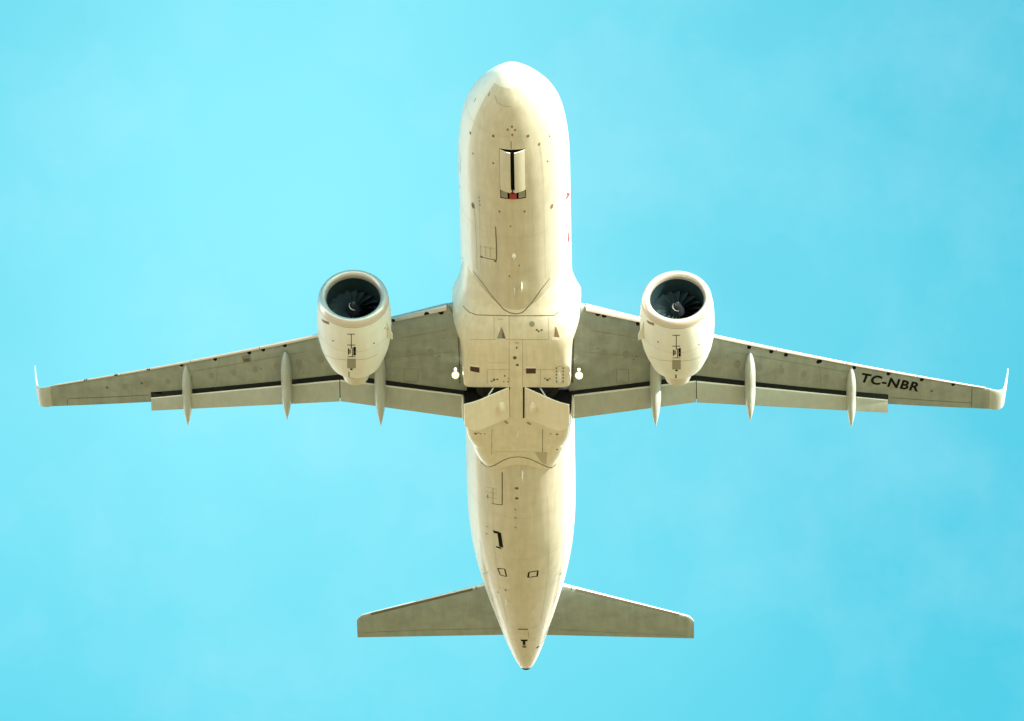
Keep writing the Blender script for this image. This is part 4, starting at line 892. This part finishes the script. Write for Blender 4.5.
    ('wing', 'line', 'wjoint', 0.025, [(-4.177, 16.622, -1.189), (-4.091, 16.607, -1.2), (-4.005, 16.591, -1.212), (-3.919, 16.576, -1.224), (-3.833, 16.561, -1.236), (-3.747, 16.546, -1.247), (-3.66, 16.531, -1.259), (-3.663, 16.663, -1.253), (-3.666, 16.795, -1.247), (-3.668, 16.927, -1.242), (-3.671, 17.059, -1.236), (-3.673, 17.191, -1.23), (-3.676, 17.322, -1.225), (-3.762, 17.337, -1.213), (-3.848, 17.352, -1.202), (-3.935, 17.367, -1.191), (-4.021, 17.381, -1.179), (-4.107, 17.397, -1.167), (-4.194, 17.411, -1.156), (-4.191, 17.28, -1.161), (-4.188, 17.148, -1.166), (-4.185, 17.017, -1.172), (-4.183, 16.885, -1.177), (-4.18, 16.753, -1.183), (-4.177, 16.622, -1.189)]),
    ('wing', 'dot', 'seam', [0.03, 0.03], [(-9.483, 17.561, -0.456)]),
    ('wing', 'dot', 'seam', [0.03, 0.03], [(-7.903, 17.513, -0.669)]),
    ('wing', 'dot', 'seam', [0.03, 0.03], [(-2.688, 14.534, -1.423)]),
    ('wing', 'dot', 'seam', [0.03, 0.03], [(-2.848, 15.609, -1.397)]),
    ('slat.004', 'dot', 'black', [0.075, 0.0975], [(-16.078, 19.681, 0.68)]),
    ('slat.004', 'dot', 'black', [0.075, 0.0975], [(-14.921, 19.12, 0.46)]),
    ('slat.003', 'dot', 'black', [0.075, 0.0975], [(-13.693, 18.521, 0.24)]),
    ('wing', 'dot', 'black', [0.075, 0.0975], [(-12.448, 17.98, 0.076)]),
    ('wing', 'dot', 'black', [0.075, 0.0975], [(-11.186, 17.374, -0.131)]),
    ('wing', 'dot', 'seam', [0.05, 0.065], [(-15.285, 19.918, 0.526)]),
    ('wing', 'dot', 'seam', [0.05, 0.065], [(-13.968, 19.352, 0.283)]),
    ('wing', 'line', 'seam', 0.025, [(-16.767, 20.953, 0.826), (-16.53, 20.881, 0.78), (-16.293, 20.809, 0.734), (-16.057, 20.739, 0.689), (-15.82, 20.668, 0.643), (-15.583, 20.598, 0.599), (-15.347, 20.529, 0.555), (-15.077, 20.443, 0.504), (-14.806, 20.358, 0.455), (-14.536, 20.274, 0.405), (-14.267, 20.19, 0.357), (-13.997, 20.107, 0.308), (-13.727, 20.025, 0.261)]),
    ('wing', 'line', 'seam', 0.02, [(-16.808, 20.963, 0.834), (-16.807, 21.088, 0.838), (-16.807, 21.213, 0.843), (-16.806, 21.338, 0.847)]),
    ('wing', 'line', 'black', 0.1, [(-13.625, 19.83, 0.238), (-13.501, 19.897, 0.282), (-13.372, 19.879, 0.258), (-13.243, 19.861, 0.234)]),
    ('wing.001', 'dot', 'black', [0.075, 0.0975], [(11.12, 17.385, -0.155)]),
    ('wing.001', 'dot', 'black', [0.075, 0.0975], [(12.381, 18.01, 0.045)]),
    ('wing.001', 'dot', 'black', [0.075, 0.0975], [(13.652, 18.628, 0.261)]),
    ('wing.001', 'dot', 'black', [0.075, 0.0975], [(14.887, 19.239, 0.479)]),
    ('wing.001', 'dot', 'black', [0.075, 0.0975], [(16.052, 19.79, 0.7)]),
    ('wing.001', 'dot', 'seam', [0.05, 0.065], [(15.258, 19.992, 0.522)]),
    ('wing.001', 'line', 'seam', 0.025, [(13.764, 20.063, 0.268), (14.023, 20.149, 0.314), (14.282, 20.236, 0.361), (14.541, 20.324, 0.408), (14.8, 20.412, 0.455), (15.059, 20.501, 0.503), (15.319, 20.591, 0.552), (15.558, 20.669, 0.597), (15.798, 20.749, 0.642), (16.037, 20.829, 0.688), (16.277, 20.91, 0.735), (16.517, 20.991, 0.781), (16.757, 21.072, 0.829)]),
    ('wing.001', 'line', 'seam', 0.025, [(16.748, 20.183, 0.822), (16.749, 20.286, 0.813), (16.75, 20.396, 0.809), (16.751, 20.512, 0.81), (16.752, 20.629, 0.812), (16.751, 20.762, 0.815), (16.75, 20.896, 0.821), (16.748, 21.03, 0.825), (16.747, 21.164, 0.83), (16.746, 21.297, 0.835)]),
    ('wing.001', 'dot', 'black', [0.11, 0.11], [(4.472, 14.084, -1.043)]),
    ('wing.001', 'dot', 'black', [0.1, 0.1], [(2.992, 13.341, -1.205)]),
    ('wing.001', 'dot', 'black', [0.1, 0.1], [(3.223, 13.458, -1.182)]),
    ('wing.001', 'dot', 'black', [0.08, 0.096], [(8.514, 16.097, -0.535)]),
    ('wing.001', 'dot', 'black', [0.08, 0.096], [(9.326, 16.491, -0.419)]),
    ('wing.001', 'dot', 'black', [0.08, 0.096], [(9.867, 16.775, -0.345)]),
    ('wing.001', 'dot', 'black', [0.08, 0.096], [(11.064, 17.403, -0.174)]),
    ('wing.001', 'line', 'wjoint', 0.025, [(3.635, 16.524, -1.263), (3.709, 16.537, -1.253), (3.784, 16.549, -1.243), (3.858, 16.561, -1.232), (3.933, 16.573, -1.222), (4.007, 16.586, -1.212), (4.082, 16.598, -1.202), (4.08, 16.737, -1.197), (4.079, 16.876, -1.191), (4.078, 17.014, -1.186), (4.077, 17.153, -1.181), (4.076, 17.292, -1.175), (4.075, 17.431, -1.17), (4.0, 17.419, -1.18), (3.925, 17.407, -1.19), (3.851, 17.395, -1.2), (3.776, 17.383, -1.21), (3.702, 17.371, -1.22), (3.627, 17.359, -1.23), (3.628, 17.22, -1.235), (3.63, 17.08, -1.24), (3.631, 16.941, -1.246), (3.632, 16.802, -1.251), (3.633, 16.663, -1.257), (3.635, 16.524, -1.263)]),
    ('wing.001', 'dot', 'seam', [0.03, 0.03], [(4.367, 15.837, -1.189)]),
    ('wing.001', 'dot', 'seam', [0.03, 0.03], [(4.273, 16.005, -1.198)]),
    ('wing.001', 'dot', 'seam', [0.03, 0.03], [(2.977, 15.149, -1.387)]),
    ('wing.001', 'dot', 'seam', [0.03, 0.03], [(8.093, 16.78, -0.659)]),
    ('wing.001', 'dot', 'seam', [0.03, 0.03], [(9.681, 17.362, -0.427)]),
    ('wing.001', 'dot', 'seam', [0.03, 0.03], [(7.721, 16.42, -0.709)]),
    ('wing', 'line', 'wjoint', 0.018, [(-7.883, 16.28, -0.681), (-8.413, 16.521, -0.607), (-8.943, 16.766, -0.53), (-9.473, 17.013, -0.452), (-10.005, 17.262, -0.373), (-10.537, 17.514, -0.291), (-11.069, 17.769, -0.207), (-11.257, 17.857, -0.177), (-11.445, 17.945, -0.146), (-11.633, 18.033, -0.116), (-11.822, 18.122, -0.085), (-12.01, 18.211, -0.054)]),
    ('wing', 'line', 'wjoint', 0.018, [(-2.568, 14.044, -1.421), (-2.994, 14.232, -1.366), (-3.42, 14.422, -1.309), (-3.846, 14.612, -1.251), (-4.273, 14.804, -1.193)]),
    ('wing', 'line', 'wjoint', 0.018, [(-2.368, 15.276, -1.466), (-2.914, 15.444, -1.392), (-3.46, 15.614, -1.316), (-4.007, 15.786, -1.239), (-4.554, 15.96, -1.161)]),
    ('wing', 'line', 'wjoint', 0.015, [(-8.015, 17.123, -0.666), (-8.086, 17.364, -0.65), (-8.157, 17.607, -0.633), (-8.228, 17.85, -0.617), (-8.304, 18.212, -0.504)]),
    ('wing', 'line', 'wjoint', 0.015, [(-11.059, 17.397, -0.174), (-11.097, 17.775, -0.202), (-11.137, 18.192, -0.2), (-11.178, 18.626, -0.184), (-11.224, 19.164, -0.086)]),
    ('wing.001', 'line', 'wjoint', 0.018, [(7.939, 16.225, -0.669), (8.459, 16.46, -0.596), (8.979, 16.699, -0.521), (9.5, 16.94, -0.444), (10.022, 17.183, -0.365), (10.544, 17.428, -0.285), (11.066, 17.675, -0.203), (11.25, 17.761, -0.174), (11.435, 17.846, -0.144), (11.619, 17.932, -0.114), (11.804, 18.018, -0.084), (11.989, 18.105, -0.053), (12.173, 18.191, -0.023)]),
    ('wing.001', 'line', 'wjoint', 0.018, [(2.709, 14.05, -1.398), (3.128, 14.233, -1.344), (3.548, 14.417, -1.288), (3.967, 14.603, -1.231), (4.387, 14.79, -1.174)]),
    ('wing.001', 'line', 'wjoint', 0.018, [(2.478, 15.272, -1.452), (3.017, 15.434, -1.379), (3.556, 15.599, -1.304), (4.095, 15.765, -1.227), (4.635, 15.933, -1.15)]),
    ('wing.001', 'line', 'wjoint', 0.015, [(8.047, 17.055, -0.663), (8.111, 17.293, -0.649), (8.175, 17.534, -0.634), (8.239, 17.775, -0.618), (8.302, 18.148, -0.496)]),
    ('wing.001', 'line', 'wjoint', 0.015, [(11.065, 17.325, -0.153), (11.094, 17.681, -0.199), (11.122, 18.089, -0.203), (11.151, 18.516, -0.192), (11.179, 18.953, -0.173)]),
    ('tailplane', 'line', 'seam', 0.04, [(-1.81, 32.393, 0.926), (-1.807, 32.443, 0.894), (-1.804, 32.506, 0.871)]),
    ('tailplane.001', 'line', 'seam', 0.04, [(1.786, 32.407, 0.904), (1.785, 32.458, 0.881), (1.785, 32.516, 0.864)]),
    ('tailplane', 'line', 'wjoint', 0.02, [(-6.36, 36.023, 1.512), (-5.944, 35.898, 1.438), (-5.53, 35.799, 1.384), (-5.115, 35.699, 1.331), (-4.701, 35.6, 1.277), (-4.287, 35.501, 1.223), (-3.873, 35.401, 1.169), (-3.383, 35.301, 1.107), (-2.893, 35.201, 1.045), (-2.403, 35.101, 0.983), (-1.914, 35.001, 0.921), (-1.424, 34.902, 0.859), (-0.935, 34.802, 0.797)]),
    ('tailplane.001', 'line', 'wjoint', 0.02, [(1.326, 34.928, 0.851), (1.761, 35.04, 0.909), (2.197, 35.152, 0.966), (2.634, 35.264, 1.024), (3.07, 35.377, 1.081), (3.507, 35.489, 1.139), (3.982, 35.599, 1.2), (4.458, 35.709, 1.262), (4.934, 35.818, 1.323), (5.41, 35.928, 1.384), (5.886, 36.038, 1.446), (6.363, 36.163, 1.518)]),
    ('wing', 'line', 'seam', 0.05, [(-2.447, 12.961, -1.179), (-2.409, 13.008, -1.241), (-2.371, 13.073, -1.289), (-2.334, 13.149, -1.328), (-2.133, 14.443, -1.5), (-2.131, 14.667, -1.502), (-2.129, 14.895, -1.502), (-2.127, 15.125, -1.5), (-2.125, 15.358, -1.495), (-2.123, 15.593, -1.49), (-2.125, 15.854, -1.479), (-2.127, 16.116, -1.467), (-2.13, 16.379, -1.454), (-2.134, 16.905, -1.43), (-2.136, 17.168, -1.417)]),
    ('wing.001', 'line', 'seam', 0.05, [(2.09, 14.417, -1.505), (2.083, 14.641, -1.508), (2.076, 14.867, -1.509), (2.068, 15.097, -1.507), (2.061, 15.329, -1.504), (2.054, 15.562, -1.499), (2.049, 15.822, -1.489), (2.043, 16.083, -1.478), (2.038, 16.345, -1.467), (2.033, 16.607, -1.455), (2.027, 16.868, -1.444), (2.022, 17.131, -1.432)]),
]
REG_P0, REG_B, REG_U = Vector((12.57, 18.84, 0)), Vector((2.18, 1.07, 0)), Vector((0.12, -0.50, 0))
MARK_MATS = {'seam': M['seam'], 'black': M['black'], 'red': M['red'], 'cover': M['cover'],
             'faint': mat('faint_joint', (0.36, 0.31, 0.21), 0.6), 'rust': mat('grease_stain', (0.27, 0.16, 0.08), 0.7),
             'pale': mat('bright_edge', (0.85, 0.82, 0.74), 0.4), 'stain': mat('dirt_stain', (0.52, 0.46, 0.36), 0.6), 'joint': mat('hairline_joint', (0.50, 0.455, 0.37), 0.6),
             'wjoint': mat('wing_joint', (0.20, 0.21, 0.18), 0.6), 'wpanel': mat('wing_access_panel', (0.25, 0.265, 0.23), 0.5, mottling=0.1, scale=3),
             'maroon': mat('outlet_recess', (0.07, 0.022, 0.018), 0.7)}
BY_NAME = {o.name: o for o in bpy.data.objects if o.type == 'MESH'}
def tree_of(objs):
    V, Fc = [], []
    for o in objs:
        k = len(V); V += [v.co.copy() for v in o.data.vertices]
        Fc += [tuple(i + k for i in p.vertices) for p in o.data.polygons]
    return BVHTree.FromPolygons(V, Fc)
TREES = {}
def tree(nm):
    if nm not in TREES: TREES[nm] = tree_of([fuselage, fairing] if nm == 'junction' else [BY_NAME[nm]])
    return TREES[nm]
LIFT = .006
def on(t, p):
    loc, nrm, i, d = t.find_nearest(Vector(p)); return loc + nrm * LIFT, nrm
def mark_geo(nm, kind, w, pts):
    t = tree(nm); V, Fc = [], []
    P = [Vector(p) for p in pts]
    if kind == 'line':
        for i, p in enumerate(P):
            d = (P[min(i + 1, len(P) - 1)] - P[max(i - 1, 0)])
            q, nrm = on(t, p); sd_ = nrm.cross(d).normalized() * w / 2
            V.append(on(t, q + sd_)[0]); V.append(on(t, q - sd_)[0])
        Fc = [(2 * i, 2 * i + 1, 2 * i + 3, 2 * i + 2) for i in range(len(P) - 1)]
    elif kind == 'dot':
        q, nrm = on(t, P[0]); a = nrm.cross(Vector((0, 1, 0))).normalized(); b = nrm.cross(a)
        V = [q] + [on(t, q + a * w[0] * math.cos(k * math.pi / 7) + b * w[1] * math.sin(k * math.pi / 7))[0] for k in range(14)]
        Fc = [(0, 1 + k, 1 + (k + 1) % 14) for k in range(14)]
    else:
        n = 5
        for i in range(n + 1):
            for j in range(n + 1):
                V.append(on(t, P[0].lerp(P[1], i / n).lerp(P[3].lerp(P[2], i / n), j / n))[0])
        Fc = [(i * (n + 1) + j, (i + 1) * (n + 1) + j, (i + 1) * (n + 1) + j + 1, i * (n + 1) + j + 1) for i in range(n) for j in range(n)]
    return V, Fc
def add_marks(o, items):
    """adds flat paint and joint marks (material key, verts, faces) to the mesh of part o"""
    me = o.data; bm = bmesh.new(); bm.from_mesh(me)
    for key, V, Fc in items:
        m = MARK_MATS[key]
        if m.name not in [x.name for x in me.materials if x]: me.materials.append(m)
        mi = [x.name for x in me.materials].index(m.name)
        vs = [bm.verts.new(v) for v in V]
        for q in Fc:
            try: f = bm.faces.new([vs[i] for i in q])
            except ValueError: continue
            f.material_index = mi; f.smooth = True
    bm.to_mesh(me); bm.free()
todo = {}
for nm, kind, key, w, pts in MARKS:
    V, Fc = mark_geo(nm, kind, w, pts)
    todo.setdefault('belly_fairing' if nm == 'junction' else nm, []).append((key, V, Fc))

# cabin windows, doors and cockpit panes along the upper sides
def side(x_sign, y, z):
    return (x_sign * f_w(y) * math.sqrt(max(0, 1 - ((z - (f_top(y) + f_bot(y)) / 2) / ((f_top(y) - f_bot(y)) / 2)) ** 2)), y, z)
for sx in (-1, 1):
    y = 6.9
    while y < 30.4:
        if not (15.2 < y < 15.5):
            q = [side(sx, y + a, .42 + b) for a, b in ((0, .17), (.23, .17), (.23, -.17), (0, -.17))]
            todo['fuselage'].append(('black',) + mark_geo('fuselage', 'quad', 0, q))
        y += .533
    for y0, w_, z0, z1 in ((5.1, .82, -.62, 1.22), (31.1, .76, -.2, 1.3)):
        c = [(y0, z0), (y0 + w_, z0), (y0 + w_, z1), (y0, z1), (y0, z0)]
        pl = []
        for (a, b), (a2, b2) in zip(c, c[1:]): pl += [side(sx, a + (a2 - a) * k / 8, b + (b2 - b) * k / 8) for k in range(8)]
        todo['fuselage'].append(('seam',) + mark_geo('fuselage', 'line', .02, pl + [pl[0]]))
    for q in (((.06, 1.75, .82), (.70, 1.85, .80), (.62, 2.45, 1.24), (.06, 2.40, 1.27)), ((.78, 1.9, .76), (1.22, 2.4, .70), (1.10, 2.85, 1.22), (.70, 2.5, 1.22)), ((1.28, 2.5, .68), (1.52, 3.2, .66), (1.36, 3.4, 1.12), (1.16, 2.9, 1.2))):
        todo['fuselage'].append(('black',) + mark_geo('fuselage', 'quad', 0, [(sx * a, b, c) for a, b, c in q]))
# hairline skin joints round the hull, access panels in rows along the wings
for yj in (2.45, 7.9, 24.4, 27.2, 29.9, 33.4):
    w_, t_, b_ = f_w(yj), f_top(yj), f_bot(yj)
    ring = [(w_ * math.sin(a), yj, (t_ + b_) / 2 - (t_ - b_) / 2 * math.cos(a)) for a in [R(-100 + 5 * k) for k in range(41)]]
    todo['fuselage'].append(('joint',) + mark_geo('fuselage', 'line', .012, ring))
for an, ya, yb in ((-38, 5.9, 10.4), (33, 2.9, 10.6), (-30, 23.0, 33.0), (31, 23.2, 33.2)):
    ln = []
    for k in range(30):
        yy = ya + (yb - ya) * k / 29; w_, t_, b_ = f_w(yy), f_top(yy), f_bot(yy)
        ln.append((w_ * math.sin(R(an)), yy, (t_ + b_) / 2 - (t_ - b_) / 2 * math.cos(R(an))))
    todo['fuselage'].append(('joint',) + mark_geo('fuselage', 'line', .010, ln))
for sg, nm in ((-1, 'wing'), (1, 'wing.001')):
    for k in range(15):
        x = 3.2 + k * .82
        if abs(x - 5.9) < .5: continue
        yy = w_le(x) + (w_te(x) - w_le(x)) * (.42 if x < 6.4 else .40)
        p = (sg * x, yy, w_z(x) - .5)
        Vv, Ff = mark_geo(nm, 'dot', [.13 if x < 9 else .10, .24 if x < 9 else .18], [p])
        todo.setdefault(nm, []).append(('wpanel', Vv, Ff))
for sg, nm in ((-1, 'engine'), (1, 'engine.001')):        # joint behind the inlet lip, latch line along the keel
    todo[nm].append(('faint',) + mark_geo(nm, 'line', .022, [(sg * EX + 1.29 * math.cos(R(k * 5)), EY + .30, EZ + 1.29 * math.sin(R(k * 5))) for k in range(73)]))
    todo[nm].append(('joint',) + mark_geo(nm, 'line', .012, [(sg * EX + 1.36 * math.cos(R(k * 5)), EY + 1.62, EZ + 1.36 * math.sin(R(k * 5))) for k in range(73)]))
for sg, nm in ((-1, 'tailplane'), (1, 'tailplane.001')):
    ln = []
    for k in range(25):
        x = 1.95 + 3.9 * k / 24; q = (x - 1.5) / 4.8
        le = 32.20 + 2.75 * q; c = 35.38 + .94 * q - le
        ln.append((sg * x, le + .022 * c, .92 + .60 * q - .10))
    todo.setdefault(nm, []).append(('seam',) + mark_geo(nm, 'line', .10, ln))
for nm, items in todo.items(): add_marks(BY_NAME[nm], items)

# registration under the port wing
cu = bpy.data.curves.new('lettering', 'FONT'); cu.body = 'TC-NBR'; cu.size = 1.0; cu.offset = .032; cu.space_character = 1.12; cu.resolution_u = 6
tmp = bpy.data.objects.new('lettering', cu); C.objects.link(tmp)
bpy.context.view_layer.update()
tme = bpy.data.meshes.new_from_object(tmp.evaluated_get(bpy.context.evaluated_depsgraph_get()))
bpy.data.objects.remove(tmp)
xs = [v.co.x for v in tme.vertices]; ys = [v.co.y for v in tme.vertices]
x0, x1, y0, y1 = min(xs), max(xs), min(ys), max(ys)
tt = tree('wing.001'); LP0, LB, LU = REG_P0, REG_B, REG_U
V = []
for v_ in tme.vertices:
    a = (v_.co.x - x0) / (x1 - x0); b = (v_.co.y - y0) / (y1 - y0)
    p = LP0 + LB * a + LU * b
    hit = tt.ray_cast(Vector((p.x, p.y, -6)), Vector((0, 0, 1)))
    V.append((p.x, p.y, hit[0].z - .008))
make('registration_lettering', V, [tuple(p.vertices) for p in tme.polygons], M['black'], wings[1], smooth=False, fix=False)

# blade antennas, drain masts and beacons on the belly
def blade(name, y, h, c, x=0.0, m='white', o=None, th=.03):
    t = tree('belly_fairing' if o is fairing else 'fuselage'); hit = t.ray_cast(Vector((x, y, -6)), Vector((0, 0, 1)))
    z = hit[0].z + .03; rings = []
    for q in (0, .5, .9, 1.0):
        cc = c * (1 - .45 * q); yy = y + c * .35 * q
        rings.append([(x + th * (1 - .5 * q) * math.sin(2 * math.pi * i / 16), yy + cc / 2 * (1 - math.cos(2 * math.pi * i / 16)), z - h * q) for i in range(16)])
    v, f = loft(rings); return make(name, v, f, M[m], o or fuselage)
blade('antenna', 8.75, .10, .34, -.02, th=.09)
blade('antenna', 10.35, .26, .50, .24)
blade('antenna', 10.75, .16, .34, -.02)
blade('drain_mast', 18.55, .22, .22, 0.0, o=fairing)
blade('antenna', 21.45, .30, .45, .12)
blade('drain_mast', 30.9, .18, .22, -.62)
# teardrop cover beside the port outlet
v, f = dome((1.56, 15.42, -2.55), .085, .36, .09, 0, 1, 20, 6)
make('teardrop_cover', v, f, M['white'], fairing)
